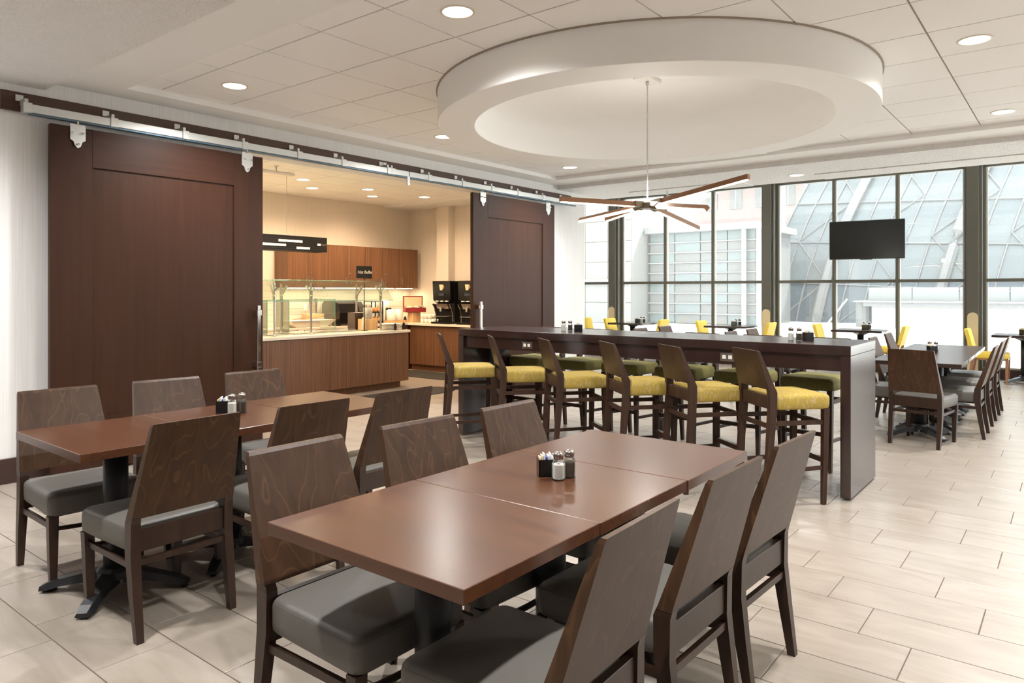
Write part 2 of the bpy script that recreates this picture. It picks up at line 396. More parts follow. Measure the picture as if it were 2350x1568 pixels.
# ---- unseen slab added to keep sky light out, then ceilings
struct(MB().box(XB - 0.2, YR - 0.2, 3.9, XW + 0.3, YTOP + 0.2, 4.1).build('sky_block_slab', 'plaster'))
SX0, SX1, SYI = 2.573, 8.605, 5.985      # inner edges of the soffit round the tile field
ceil = MB().box(XB, YR, ZX, 2.10, BY, ZX + 0.3).build('ceiling', 'stucco'); struct(ceil)
m = MB(); m.box(2.10, YR, ZS, SX0, BY, ZS + 0.3); m.box(SX0, SYI, ZS, SX1, BY, ZS + 0.3); m.box(SX1, YR, ZS, 9.09, BY, ZS + 0.3)
m.build('soffit_band', 'plaster', ceil)
m = MB(); m.box(9.09, YR, ZX, 10.52, YTOP, ZX + 0.3); m.build('window_side_ceiling', 'stucco', ceil)
for ya, yb in ((5.55, 3.75), (2.75, -2.0)):
    MB().box(9.98, yb, ZX - 0.012, 10.50, ya, ZX + 0.01, 0.004).build('ceiling_panel', 'stucco', ceil)
MB().box(10.52, YR, 3.80, XW + 0.1, YTOP, 3.9).build('pocket_ceiling', 'plaster', ceil)
MB().box(10.46, YR, ZX + 0.02, 10.52, YTOP, 3.85).build('pocket_face', 'plaster', ceil)
RC = (5.55, 2.905); RO, RI, ZR = 1.80, 1.485, 2.852
P = 0.612; GX0, GY0 = 2.848, 3.215; g = 0.011
def ray_rect(a, x0, y0, x1, y1):
    dx, dy = cos(a), sin(a); t = []
    if dx > 1e-9: t.append((x1 - RC[0]) / dx)
    if dx < -1e-9: t.append((x0 - RC[0]) / dx)
    if dy > 1e-9: t.append((y1 - RC[1]) / dy)
    if dy < -1e-9: t.append((y0 - RC[1]) / dy)
    k = min(t); return (RC[0] + k * dx, RC[1] + k * dy)
DX0, DX1, DY0, DY1 = SX0 - 0.02, SX1 + 0.02, YR, SYI + 0.02
angs = sorted([2 * pi * i / 96 - pi for i in range(96)] + [atan2(y - RC[1], x - RC[0]) for x in (DX0, DX1) for y in (DY0, DY1)])
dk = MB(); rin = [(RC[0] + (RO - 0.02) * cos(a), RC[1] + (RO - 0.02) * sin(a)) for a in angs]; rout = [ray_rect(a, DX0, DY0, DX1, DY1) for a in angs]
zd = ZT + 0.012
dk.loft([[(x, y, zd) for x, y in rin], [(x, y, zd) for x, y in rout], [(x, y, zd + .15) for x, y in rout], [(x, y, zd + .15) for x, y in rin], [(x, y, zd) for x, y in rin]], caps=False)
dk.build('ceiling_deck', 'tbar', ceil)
def clipped(xa, xb, ya, yb, Rr):
    c = [(xa, ya), (xb, ya), (xb, yb), (xa, yb)]; pts = []
    for i in range(4):
        p, q = c[i], c[(i + 1) % 4]
        for k in range(60): pts.append((p[0] + (q[0] - p[0]) * k / 60, p[1] + (q[1] - p[1]) * k / 60, k == 0))
    out = [math.hypot(x - RC[0], y - RC[1]) >= Rr for x, y, _ in pts]
    if all(out): return None
    if not any(out): return []
    n_ = len(pts); st = [i for i in range(n_) if out[i] and not out[i - 1]]
    best = []
    for i0 in st:
        run = []; i = i0
        while out[i % n_] and len(run) <= n_: run.append(pts[i % n_]); i += 1
        if len(run) > len(best): best = run
    if len(best) < 4: return []
    poly = [(x, y) for k, (x, y, cn) in enumerate(best) if cn or k in (0, len(best) - 1)]
    a0 = atan2(best[-1][1] - RC[1], best[-1][0] - RC[0]); a1 = atan2(best[0][1] - RC[1], best[0][0] - RC[0])
    d = (a1 - a0 + pi) % (2 * pi) - pi
    poly += [(RC[0] + Rr * cos(a0 + d * k / 10), RC[1] + Rr * sin(a0 + d * k / 10)) for k in range(1, 10)]
    return poly
ct_me = {}
xs = [SX0] + [GX0 + P * k for k in range(0, 10) if GX0 + P * k < SX1 - 0.02] + [SX1]
ys = [YR] + [GY0 + P * k for k in range(-12, 6) if YR + 0.02 < GY0 + P * k < SYI - 0.02] + [SYI]
for i in range(len(xs) - 1):
    for j in range(len(ys) - 1):
        xa, xb, ya, yb = xs[i] + g / 2, xs[i + 1] - g / 2, ys[j] + g / 2, ys[j + 1] - g / 2
        cx_, cy_ = (xa + xb) / 2, (ya + yb) / 2
        poly = clipped(xa, xb, ya, yb, RO - 0.01)
        if poly is not None:
            if poly: MB().prism([(x - cx_, y - cy_) for x, y in poly], 'z', 0, 0.012).build('ceiling_tile', 'ctile', ceil, loc=(cx_, cy_, ZT))
            continue
        key = (round(xb - xa, 3), round(yb - ya, 3))
        if key not in ct_me:
            a, b = key[0] / 2, key[1] / 2
            me = MB().box(-a, -b, 0, a, b, 0.012, 0.002).mesh('ceiling_tile'); me.materials.append(M['ctile']); ct_me[key] = me
        obj('ceiling_tile', ct_me[key], ceil, (cx_, cy_, ZT))
# ring drum with recessed, coved ceiling
n = 96
def circ(r, z): return [(RC[0] + r * cos(2 * pi * i / n), RC[1] + r * sin(2 * pi * i / n), z) for i in range(n)]
prof = [(RO, ZT + 0.005), (RO, ZR + 0.004), (RO - 0.004, ZR), (RI + 0.004, ZR), (RI, ZR + 0.004), (RI, 3.09)]
for k in range(1, 9):
    a = k / 8 * pi / 2; prof.append((RI - 0.28 * (1 - cos(a)), 3.09 + 0.17 * sin(a)))
prof += [(RI - 0.75, 3.277), (0.4, 3.285), (0.001, 3.285)]
mr = MB(); mr.loft([circ(r, z) for r, z in prof], caps=False)
ring = mr.build('ceiling_ring', 'ring', ceil, smooth=False)
ring.data.polygons.foreach_set('use_smooth', [True] * len(ring.data.polygons))
md = ring.modifiers.new('edge', 'EDGE_SPLIT'); md.split_angle = radians(35)
MB().loft([circ(RO + 0.012, ZT + 0.0), circ(RO + 0.012, ZT - 0.010), circ(RO, ZT - 0.010), circ(RO, ZT)], caps=False).build('ring_trim', 'tbar', ceil)
# ---- kitchen ceiling
ck = MB().box(3.0, BY + 0.2, 3.062, 9.05, 10.26, 3.3).build('ceiling_kitchen', 'tbar'); struct(ck)
MB().box(9.05, BY + 0.2, 3.02, 9.72, 10.26, 3.3).build('kitchen_soffit', 'plaster', ck)
MB().box(9.28, 8.2, 3.012, 9.36, 9.0, 3.02).build('air_slot', 'blackmat', ck)
kx = [3.0] + [3.23 + 0.61 * k for k in range(10) if 3.0 < 3.23 + 0.61 * k < 9.03] + [9.05]
ky = [BY + 0.2] + [6.95 + 0.61 * k for k in range(6)] + [10.26]
for i in range(len(kx) - 1):
    for j in range(len(ky) - 1):
        xa, xb, ya, yb = kx[i] + g / 2, kx[i + 1] - g / 2, ky[j] + g / 2, ky[j + 1] - g / 2
        if xb - xa < .03 or yb - ya < .03: continue
        key = (round(xb - xa, 3), round(yb - ya, 3))
        if key not in ct_me:
            a, b = key[0] / 2, key[1] / 2
            me = MB().box(-a, -b, 0, a, b, 0.012, 0.002).mesh('ceiling_tile'); me.materials.append(M['ctile']); ct_me[key] = me
        obj('ceiling_tile', ct_me[key], ck, ((xa + xb) / 2, (ya + yb) / 2, 3.05))

# ---- window wall
ZH, ZSILL, ZTR = 3.51, 0.19, 1.625
cols = [11.60, 8.20, 4.74, 1.34, -2.08]
struct(MB().box(XW - 0.05, YR, ZH + 0.03, XW + 0.15, YTOP, 3.9).build('wall_window_head', 'plaster'))
struct(MB().box(XW - 0.16, YR, 0, XW + 0.15, YTOP, ZSILL - 0.03).build('wall_window_base', 'base'))
for i in range(len(cols) - 1):
    ya, yb = cols[i + 1] + 0.11, cols[i] - 0.11
    wn = MB().box(XW - 0.12, ya, ZSILL - 0.03, XW + 0.1, yb, ZSILL, 0.004).build('window_%d' % (i + 1), 'mullion_lt'); struct(wn)
    MB().box(XW - 0.06, ya, ZH, XW + 0.06, yb, ZH + 0.045, 0.004).build('window_head', 'mullion', wn)
    st = (yb - ya) / 3
    for k in range(4):
        y = ya + st * k
        y = min(max(y, ya + 0.022), yb - 0.022)
        MB().box(XW - 0.07, y - 0.022, ZSILL, XW + 0.05, y + 0.022, ZH, 0.004).build('mullion', 'mullion', wn)
        MB().box(XW - 0.045, y - 0.043 if k else y + 0.022, ZSILL, XW + 0.04, y - 0.022 if k else y + 0.043, ZH).build('glazing_bead', 'mullion_lt', wn)
    for k in range(3):
        y0, y1 = ya + st * k + 0.022, ya + st * (k + 1) - 0.022
        MB().box(XW - 0.06, y0, ZTR - 0.028, XW + 0.05, y1, ZTR + 0.028, 0.004).build('transom', 'mullion', wn)
        MB().box(XW - 0.006, y0, ZSILL, XW + 0.006, y1, ZTR - 0.028).build('pane', 'glass', wn)
        MB().box(XW - 0.006, y0, ZTR + 0.028, XW + 0.006, y1, ZH).build('pane', 'glass', wn)
for i, y in enumerate(cols[1:]):
    c = MB().box(XW - 0.26, y - 0.075, 0, XW - 0.05, y + 0.105, 3.8, 0.006).build('window_column', 'column'); struct(c)
    MB().box(XW - 0.20, y - 0.112, 0, XW + 0.03, y - 0.078, 3.6, 0.003).build('column_channel', 'mullion', c)
    pts = [(y - 0.062, 0.02), (y + 0.092, 0.02)] + [(y + 0.015 + 0.077 * cos(a * pi / 12), 1.015 + 0.077 * sin(a * pi / 12)) for a in range(13)]
    MB().prism(pts, 'x', XW - 0.268, XW - 0.2605).build('column_guard', 'guard', c, label='tan round-topped guard plate')
# ---- unseen right wall; both its windows are added to let in daylight
gx = [10.6, 12.4, XW]
struct(MB().box(XB, YR - 0.2, 0.35, 10.6, YR, 2.75).build('wall_right', 'wallpaper'))
struct(MB().box(XB, YR - 0.2, 0, XW, YR, 0.35).build('wall_right', 'wallpaper'))
struct(MB().box(XB, YR - 0.2, 2.75, XW, YR, 3.9).build('wall_right', 'wallpaper'))
for i in range(len(gx) - 1):
    wn = MB().box(gx[i], YR - 0.12, 0.35, gx[i] + 0.08, YR, 2.75).build('window_%d' % (i + 5), 'mullion'); struct(wn)
    MB().box(gx[i] + 0.08, YR - 0.06, 0.35, gx[i + 1], YR - 0.05, 2.75).build('pane', 'glass', wn)

# ================================================================== DOORS ON THE LEFT WALL
def sliding_door(x0, x1, label, handle_side):
    yf, yb, zt, zb = 6.145, 6.195, 2.73, 0.02
    t = thing('sliding_door', label, 'door', ((x0 + x1) / 2, yf, 0))
    W = (x1 - x0) / 2; d = yb - yf; s = 0.30; r = 0.30
    MB().box(-W, 0, zb, -W + s, d, zt, 0.003).build('stile', 'door', t)
    MB().box(W - s, 0, zb, W, d, zt, 0.003).build('stile', 'door', t)
    MB().box(-W + s, 0, zt - r, W - s, d, zt, 0.0).build('rail', 'doorh', t)
    MB().box(-W + s, 0, zb, W - s, d, zb + 0.42, 0.0).build('rail', 'doorh', t)
    MB().box(-W + s, 0.014, zb + 0.42, W - s, d - 0.005, zt - r).build('panel', 'door', t)
    hx_ = handle_side * (W - 0.085)
    h = MB().box(hx_ - 0.017, -0.075, 0.68, hx_ + 0.017, -0.045, 1.31, 0.003).build('handle', 'chrome', t, label='square chrome pull bar')
    for z in (0.75, 1.24):
        MB().box(hx_ - 0.024, -0.083, z - 0.026, hx_ + 0.024, 0.0, z + 0.026, 0.003).build('handle_mount', 'chrome', h)
    for q in ((-1, -W + 0.19), (1, W - 0.17)):
        x = q[1]
        pl = MB().prism([(x - .055, zt + .02), (x + .055, zt + .02), (x + .055, zt - .10), (x + .032, zt - .115), (x + .02, zt - .15), (x, zt - .165), (x - .02, zt - .15), (x - .032, zt - .115), (x - .055, zt - .10)], 'y', -0.010, -0.001).build('hanger_plate', 'alu', t)
        MB().tube([(x, -0.004, zt + .015), (x, -0.004, zt + 0.045)], 0.009).build('hanger_rod', 'chrome', pl)
        for bx, bz in ((-.035, -.045), (.035, -.045), (0, -.135)):
            MB().tube([(x + bx, -0.010, zt + bz), (x + bx, -0.030, zt + bz)], 0.008).build('bolt', 'chrome', pl)
    return t
sliding_door(2.085, 3.90, 'brown panelled sliding barn door beside the white wall and left table', 1)
sliding_door(6.95, 8.79, 'brown panelled sliding barn door behind the bar table, beyond the buffet', -1)
# timber rail board and track
tb = thing('door_track_board', 'long brown timber board above the sliding doors', 'board', (1.8, BY, 2.8))
MB().box(0.0, -0.032, 0.005, 4.62, -0.001, 0.15, 0.002).build('board', 'beam', tb)
MB().box(4.623, -0.032, 0.005, 7.63, -0.001, 0.15, 0.002).build('board', 'beam', tb)
tk = thing('door_track', 'silver sliding door track with wall brackets above the doors', 'track', (1.95, 6.19, 2.768))
MB().box(0.0, -0.055, 0.015, 3.86, -0.005, 0.078, 0.003).build('track_rail', 'alu', tk)
MB().box(3.87, -0.055, 0.015, 7.42, -0.005, 0.078, 0.003).build('track_rail', 'alu', tk)
MB().box(0.0, -0.052, 0.0, 7.42, -0.008, 0.012).build('track_lip', 'lightblue', tk)
for u in (63, 262, 426, 562, 688, 789, 893, 902, 987, 1064, 1131, 1191, 1248, 1303):
    s_ = (u - 1175) / FPX; d = (FW[0] + s_ * RT[0], FW[1] + s_ * RT[1]); x = d[0] * 6.14 / d[1] - 1.95
    b = MB().box(x - 0.030, -0.062, 0.010, x + 0.030, -0.001, 0.085, 0.003).build('track_bracket', 'alu', tk)
    MB().box(x - 0.040, 0.070, 0.112, x + 0.012, 0.077, 0.160, 0.002).build('bracket_plate', 'alu', b)
    MB().box(x - 0.012, -0.03, 0.080, x + 0.012, 0.072, 0.118).build('bracket_arm', 'alu', b)
MB().box(3.83, -0.06, -0.085, 3.87, -0.04, 0.02, 0.002).build('door_stop', 'alu', tk)

# ================================================================== LAMPS
def lamp_spot(name, loc, power, col, size=150, parent=None, r=0.06):
    l = bpy.data.lights.new(name, 'SPOT'); l.energy = power; l.color = col; l.spot_size = radians(size); l.spot_blend = 0.9; l.shadow_soft_size = r
    o = bpy.data.objects.new(name, l); COL.objects.link(o); o.parent = parent; o.location = loc
    return o
def downlight_mesh(r):
    a = MB(); a.loft([[(q * cos(2 * pi * i / 28), q * sin(2 * pi * i / 28), z) for i in range(28)] for q, z in ((r * .84, 0.0), (r * .86, -.006), (r, -.004), (r, 0.0))], caps=False)
    tr = a.mesh('trim_ring', True); tr.materials.append(M['trim'])
    b = MB(); b.lathe([(0.001, -0.003), (r * .84, -0.003)], 28, close=False)
    le = b.mesh('lamp_lens', True); le.materials.append(M['lamp'])
    return tr, le
DTR, DLE = downlight_mesh(0.105)
def downlight(x, y, z, label, group, power, col=WARM):
    t = thing('recessed_downlight', label, 'downlight', (x, y, z), 0, group)
    obj('trim_ring', DTR, t); obj('lamp_lens', DLE, t)
    lamp_spot('downlight_lamp', (0, 0, -0.03), power, col, 154, t)
    return t
G1 = 'downlights in the dining ceiling'
for x, y, lab in ((3.16, 5.385, 'recessed round downlight in the ceiling above the brown sliding door'), (5.61, 5.385, 'recessed round downlight beside the ceiling ring, near the door track'),
                  (8.06, 5.385, 'recessed round downlight in the ceiling corner beyond the ring, by the track end'), (3.15, 2.91, 'bright recessed round downlight before the ceiling ring, over the tables'),
                  (5.64, 0.535, 'recessed round downlight beside the ceiling ring on the open floor side'), (8.07, 0.54, 'recessed round downlight beside the soffit steps on the open floor side'),
                  (3.16, 0.54, 'recessed round downlight above the front table'), (3.16, -1.9, 'recessed round downlight over the open floor'), (5.61, -1.9, 'recessed round downlight over the aisle'), (8.06, -1.9, 'recessed round downlight by the far soffit')):
    downlight(x, y, ZT, lab, G1, DOWN_W)
for x, y in ((0.7, 5.385), (0.7, 2.9), (0.7, 0.54)):  # lamps added out of view to brighten the front of the room
    downlight(x, y, ZX, 'unseen downlight added in the rough stucco ceiling to light the front', 'added stucco ceiling downlights', DOWN_W)
for y, lab in ((2.97, 'recessed round downlight in the pale ceiling before the windows'), (5.4, 'recessed round downlight in the pale ceiling near the white wall end'), (0.2, 'recessed round downlight in the pale ceiling above the long dark table')):
    downlight(9.93 if y != 5.4 else 11.9, y, ZX if y != 5.4 else 3.8, lab, G1, DOWN_W)
GK = 'downlights in the buffet room ceiling'
for x, y in ((6.18, 8.72), (6.78, 9.33), (7.41, 8.76), (8.0, 9.34), (8.61, 8.72), (4.95, 8.72), (5.56, 9.33), (7.41, 7.3), (5.2, 7.3)):
    downlight(x, y, 3.05, 'recessed warm downlight in the buffet room ceiling', GK, KIT_W, (1.0, 0.72, 0.45))
# smoke detector by the soffit step, sprinkler heads
t = thing('smoke_detector', 'small white ceiling detector at the ring edge', 'smoke detector', (8.45, 2.93, ZT))
MB().lathe([(0.075, 0), (0.075, -0.02), (0.06, -0.045), (0.02, -0.052)], 20).build('cover', 'whiteplastic', t, True)
MB().lathe([(0.085, 0.0), (0.085, -0.006), (0.07, -0.008)], 20).build('base_plate', 'whiteplastic', t, True)
for x, y, z, lab in ((10.2, 5.0, ZX, 'small ceiling sprinkler head before the windows'), (5.3, 8.05, 3.05, 'small sprinkler head in the buffet room ceiling')):
    t = thing('sprinkler_head', lab, 'sprinkler', (x, y, z))
    MB().lathe([(0.03, 0), (0.03, -0.006), (0.012, -0.01)], 14).build('escutcheon', 'chrome', t, True)
    MB().lathe([(0.008, -0.008), (0.008, -0.06), (0.022, -0.062), (0.022, -0.066)], 12).build('nozzle', 'chrome', t, True)
# chandelier
CH = (RC[0], RC[1])
t = thing('pendant_chandelier', 'six-armed bronze bar chandelier hanging inside the ceiling ring', 'chandelier', (CH[0], CH[1], 2.19))
MB().box(-0.13, -0.07, 1.062, 0.13, 0.07, 1.094, 0.004).build('canopy', 'whiteplastic', t)
MB().tube([(0, 0, 0.02), (0, 0, 1.065)], 0.006).build('rod', 'alu', t)
MB().lathe([(0.012, 1.03), (0.016, 1.045), (0.012, 1.063)], 12).build('rod_collar', 'alu', t, True)
MB().box(-0.075, -0.05, -0.035, 0.075, 0.05, 0.02, 0.008).build('hub', 'bronzehub', t)
def tip(u, v, L, far):
    s_ = (u - 1175) / FPX; d = (FW[0] + s_ * RT[0], FW[1] + s_ * RT[1], -(v - HORIZON) / FPX)
    o = (-CH[0], -CH[1], CAMH - 2.19)
    a = sum(x * x for x in d); b = 2 * sum(d[i] * o[i] for i in range(3)); c = sum(x * x for x in o) - L * L
    q = max(0, b * b - 4 * a * c); k = (-b + (sqrt(q) if far else -sqrt(q))) / (2 * a)
    return tuple(o[i] + k * d[i] for i in range(3))
for (u, v, L, far, roll) in ((1286, 457, 0.98, False, 0), (1718, 405, 1.0, False, 0), (1623, 478, 0.86, False, 0.75), (1603, 524, 0.98, True, 0), (1330, 506, 0.98, True, -0.75), (1391, 503, 0.90, True, 0)):
    e = tip(u, v, L, far); n_ = sqrt(sum(x * x for x in e)); d = [x / n_ for x in e]
    a0 = tuple(x * 0.055 for x in d); a1 = tuple(x * 0.16 for x in d)
    arm = MB().bar(a1, e, 0.030, 0.038, roll).build('arm', 'bronze', t)
    MB().bar(a0, a1, 0.040, 0.048, roll).build('arm_socket', 'bronzehub', arm)
    dr = (d[1], -d[0], 0); cl, sl = cos(roll), sin(roll)
    dn = (sl * dr[0] * 0.022, sl * dr[1] * 0.022, -cl * 0.022)
    MB().bar(tuple(a1[i] + d[i] * 0.01 + dn[i] for i in range(3)), tuple(e[i] - d[i] * 0.01 + dn[i] for i in range(3)), 0.024, 0.010, roll).build('led_strip', 'led', arm, label='glowing warm light strip')

cl = bpy.data.lights.new('chandelier_lamp', 'POINT'); cl.energy = 8; cl.color = (1, .95, .88); cl.shadow_soft_size = 0.05
co = bpy.data.objects.new('chandelier_lamp', cl); COL.objects.link(co); co.parent = t; co.location = (0, 0, 0.10)
# ================================================================== FURNITURE
def cushion(wf, wr, y0, y1, z0, z1, dome=0.012, r=0.03):
    m = MB(); cy = (y0 + y1) / 2; hy_ = (y1 - y0) / 2; hw = wf / 2
    def ringat(inset, z):
        pts = rrect(hw - inset, hy_ - inset, max(0.006, 0.035 - inset * 0.3), 5, 0, cy)
        out = []
        for x, y in pts:
            k = (y - y0) / (y1 - y0); w = (wr + (wf - wr) * k) / wf
            out.append((x * w, y, z))
        return out
    R = [ringat(0.012, z0), ringat(0.002, z0 + 0.012), ringat(0.0, z0 + 0.04)]
    for k in range(0, 5):
        a = k / 4 * pi / 2
        R.append(ringat(r * (1 - cos(a)), z1 - r + r * sin(a)))
    for k in range(1, 6):
        q = k / 5.0; R.append(ringat(r + (min(hw, hy_) - r - 0.012) * q, z1 + dome * sin(q * pi / 2)))
    m.loft(R); return m, ringat
def make_chair(label, seat_mat, panel_mat, frame_mat, zs0, zs1, ztop, group, fw=0.46, name='dining_chair', cat='chair', stool=False):
    t = thing(name, label, cat, (0, 0, 0), 0, group)
    F0 = 0.222 if stool else 0.272; Q = F0 - 0.272
    cu, ra = cushion(fw, fw - 0.03, -0.185, F0, zs0, zs1)
    cs = cu.build('seat', seat_mat, t, True)
    if not stool:
        pts = ra(0.0035, zs1 - 0.018); MB().tube(pts + [pts[0]], 0.0016, 5).build('seam', 'seam', cs)
    # front legs
    for s in (-1, 1):
        MB().leg([(s * 0.200, 0.232 + Q, 0.0, 0.028, 0.028), (s * 0.203, 0.238 + Q, zs0 * 0.5, 0.038, 0.036), (s * 0.205, 0.243 + Q, zs0 + 0.004, 0.044, 0.042)]).build('leg', frame_mat, t)
        zk = zs1 + 0.035
        MB().leg([(s * 0.206, -0.252, 0.0, 0.030, 0.030), (s * 0.208, -0.222, zs0 * 0.55, 0.038, 0.042), (s * 0.207, -0.200, zs0, 0.042, 0.052), (s * 0.207, -0.200, zk - 0.02, 0.040, 0.056), (s * 0.2065, -0.208, zk + 0.005, 0.036, 0.052)]).build('leg', frame_mat, t)
    # backrest panel: wedge profile, wide at the bottom
    zb = zs1 + 0.035; w0, w1 = 0.227, 0.195; H = ztop - zb
    lean = 0.07 if stool else 0.115
    R = []
    for k in (0.0, 0.12, 0.5, 0.97, 1.0):
        z = zb + H * k; w = w0 + (w1 - w0) * k; yb_ = -0.232 - lean * k; th = 0.050 * (1 - k) + 0.020 * k
        if k in (1.0,): w -= 0.003; th -= 0.004
        R.append([(-w, yb_, z), (w, yb_, z), (w, yb_ + th, z), (-w, yb_ + th, z)])
    MB().loft(R).build('backrest', panel_mat, t)
    # rails
    MB().box(-0.19, -0.218, zs0 + 0.005, 0.19, -0.192, zs1 - 0.012, 0.002).build('back_rail', frame_mat, t)
    zr = zs0 * 0.86
    if not stool:
        for s in (-1, 1): MB().bar((s * 0.206, -0.215, zr * 0.99), (s * 0.203, 0.238, zr), 0.018, 0.026).build('stretcher', frame_mat, t)
        MB().bar((-0.2, -0.214, zr + 0.012), (0.2, -0.214, zr + 0.012), 0.018, 0.026).build('stretcher', frame_mat, t)
        pts = [(-0.2 + 0.4 * k / 8, 0.236, zr - 0.012 - 0.012 * sin(pi * k / 8)) for k in range(9)]
        MB().tube(pts, 0.011, 6).build('stretcher', frame_mat, t)
    else:
        for s in (-1, 1): MB().bar((s * 0.206, -0.212, zr), (s * 0.204, 0.24 + Q, zr), 0.020, 0.030).build('stretcher', frame_mat, t)
        MB().bar((-0.2, -0.212, zr - 0.02), (0.2, -0.212, zr - 0.02), 0.020, 0.030).build('stretcher', frame_mat, t)
        MB().bar((-0.2, 0.236 + Q, zr - 0.01), (0.2, 0.236 + Q, zr - 0.01), 0.020, 0.030).build('stretcher', frame_mat, t)
        MB().bar((-0.2, 0.236 + Q, 0.30), (0.2, 0.236 + Q, 0.30), 0.024, 0.034).build('footrest', frame_mat, t)
        MB().box(-0.14, 0.222 + Q, 0.316, 0.14, 0.250 + Q, 0.3205).build('footrest_plate', 'steel', t)
        for s in (-1, 1): MB().bar((s * 0.206, -0.235, 0.24), (s * 0.202, 0.234 + Q, 0.25), 0.018, 0.026).build('stretcher', frame_mat, t)
    return t
chair0 = make_chair('chair', 'vinyl', 'chairwood', 'chairframe', 0.355, 0.468, 0.905, 'dark wooden dining chairs')
first = [chair0]
GC = 'grey-seated wooden dining chairs'
def place(proto, x, y, rz, label, group):
    if first and first[0] is proto:
        pass
    return copy_tree(proto, (x, y, 0), rz, label, group)
def chair_at(bx, by, rz, label, group=GC, proto=None):
    """place by the middle of the backrest's top edge (measured in the photograph)"""
    c, s = cos(rz), sin(rz); oy = 0.337 if proto is None else 0.292
    return copy_tree(proto or chair0, (bx - s * oy, by + c * oy, 0), rz, label, group)
ENDS = ('farthest from the bar', 'in the middle', 'nearest the bar')
data = {
 't2n': [(1.555, 2.938, 0.7), (2.13, 2.905, -3), (2.718, 2.898, -1.4)],
 't1f': [(1.522, 2.185, 180), (2.102, 2.165, 176), (2.678, 2.145, 179)],
 't1n': [(1.54, 0.818, 1.3), (2.148, 0.819, -1.2), (2.71, 0.812, -2.5)],
 't2f': [(1.551, 4.453, 178), (2.134, 4.409, 174), (2.716, 4.396, 175)]}
desc = {'t2n': 'brown chair backing onto the front table, at the door-side table',
        't1f': 'brown chair at the front table on its door side',
        't1n': 'brown chair at the front table on its open floor side',
        't2f': 'brown chair between the sliding door and its table'}
for key, rows in data.items():
    for k, (x, y, a) in enumerate(rows):
        chair_at(x, y, radians(a), desc[key] + ', ' + ENDS[k])
# long dark table by the windows
GD = 'grey-seated chairs at the long dark table'
chair_at(7.445, 1.205, radians(-98.6 + 0.0), 'brown chair at the head of the long dark table, back to the bar end', GD)
for x, lab in ((8.50, 'nearest the bar'), (9.36, 'in the middle'), (10.22, 'nearest the windows')):
    chair_at(x, 0.625, radians(0), 'grey-seated chair on the open floor side of the long dark table, ' + lab, GD)
for x, y, lab in ((8.35, 1.875, 'nearest the bar'), (9.20, 1.885, 'in the middle'), (10.19, 1.91, 'nearest the windows')):
    chair_at(x, y, radians(180), 'grey-seated chair on the bar side of the long dark table, ' + lab, GD)
# chairs and tables of the two rows between the bar and the windows (mostly hidden)
for y, nm in ((3.66, 'first'), (5.02, 'second')):
    for x, lab in ((9.36, 'nearer the bar'), (10.15, 'nearer the windows')):
        chair_at(x, y, radians(180), 'dark chair beyond the bar, %s row from the long dark table, %s' % (nm, lab), 'dark chairs in the rows beyond the bar')
wipe(chair0)
# ---- bar stools
def set_stools():
    st = make_chair('stool', 'yellow', 'stoolwood', 'stoolwood', 0.650, 0.752, 1.046, 'stools', 0.47, 'bar_stool', 'bar stool', True)
    so = make_chair('stool', 'olive', 'stoolwood', 'stoolwood', 0.650, 0.752, 1.046, 'stools', 0.47, 'bar_stool', 'bar stool', True)
    ordn = ('first', 'second', 'third', 'fourth', 'fifth', 'sixth')
    near = [(4.832, 4.692, -42.5), (4.873, 4.104, -43.5), (4.834, 3.493, -40), (4.839, 2.888, -41), (4.835, 2.355, -39), (4.870, 1.800, -41.3)]
    for k, (x, y, a) in enumerate(near):
        o_ = chair_at(x, y, radians(a - 90), 'yellow-seated wooden bar stool, %s from the buffet along the dining table side' % ordn[k], 'yellow bar stools', st); o_.scale = (0.92, 1, 1)
    for k in range(6):
        y = 4.575 - 0.575 * k
        a = 180 - 6
        o_ = copy_tree(so, (6.21, y, 0), radians(a - 90), 'olive-seated wooden bar stool, %s from the buffet along the window side' % ordn[k], 'olive bar stools'); o_.scale = (0.92, 1, 1)
    wipe(st); wipe(so)
set_stools()

# ---- tables
def pedestal(t, colr=0.055, span=0.34):
    MB().lathe([(colr, 0.10), (colr, 0.715)], 24).build('column', 'iron', t, True)
    MB().box(-0.2, -0.2, 0.712, 0.2, 0.2, 0.722).build('mounting_plate', 'iron', t)
    b = MB(); b.lathe([(0.085, 0.065), (0.085, 0.10), (0.07, 0.118), (0.056, 0.124)], 20)
    for k in range(4):
        a = pi / 4 + k * pi / 2; c, s = cos(a), sin(a)
        R = []
        for d, w_, zt_, zb_ in ((0.05, 0.042, 0.108, 0.045), (0.15, 0.040, 0.088, 0.048), (0.24, 0.036, 0.066, 0.034), (span - 0.04, 0.036, 0.050, 0.016), (span, 0.030, 0.030, 0.012)):
            cx_, cy_ = c * d, s * d
            R.append([(cx_ - s * w_, cy_ + c * w_, zb_), (cx_ + s * w_, cy_ - c * w_, zb_), (cx_ + s * w_ * .7, cy_ - c * w_ * .7, zt_), (cx_ - s * w_ * .7, cy_ + c * w_ * .7, zt_)])
        b.loft(R)
    ba = b.build('base', 'iron', t)
    for k in range(4):
        a = pi / 4 + k * pi / 2
        MB().lathe([(0.016, 0.0), (0.016, 0.017)], 10, cos(a) * (span - 0.02), sin(a) * (span - 0.02)).build('glide_foot', 'black', ba)
def make_table(w_, d_, top, label, group, loc, rz=0.0, name='dining_table', taper=False):
    t = thing(name, label, 'table', loc, rz, group)
    MB().box(-w_ / 2, -d_ / 2, 0.722, w_ / 2, d_ / 2, 0.76, 0.0018).build('tabletop', top, t)
    pedestal(t)
    if taper:
        MB().lathe([(0.055, 0.66), (0.13, 0.70), (0.19, 0.722)], 4).build('head_bracket', 'iron', t)
    return t
w_ = 0.603
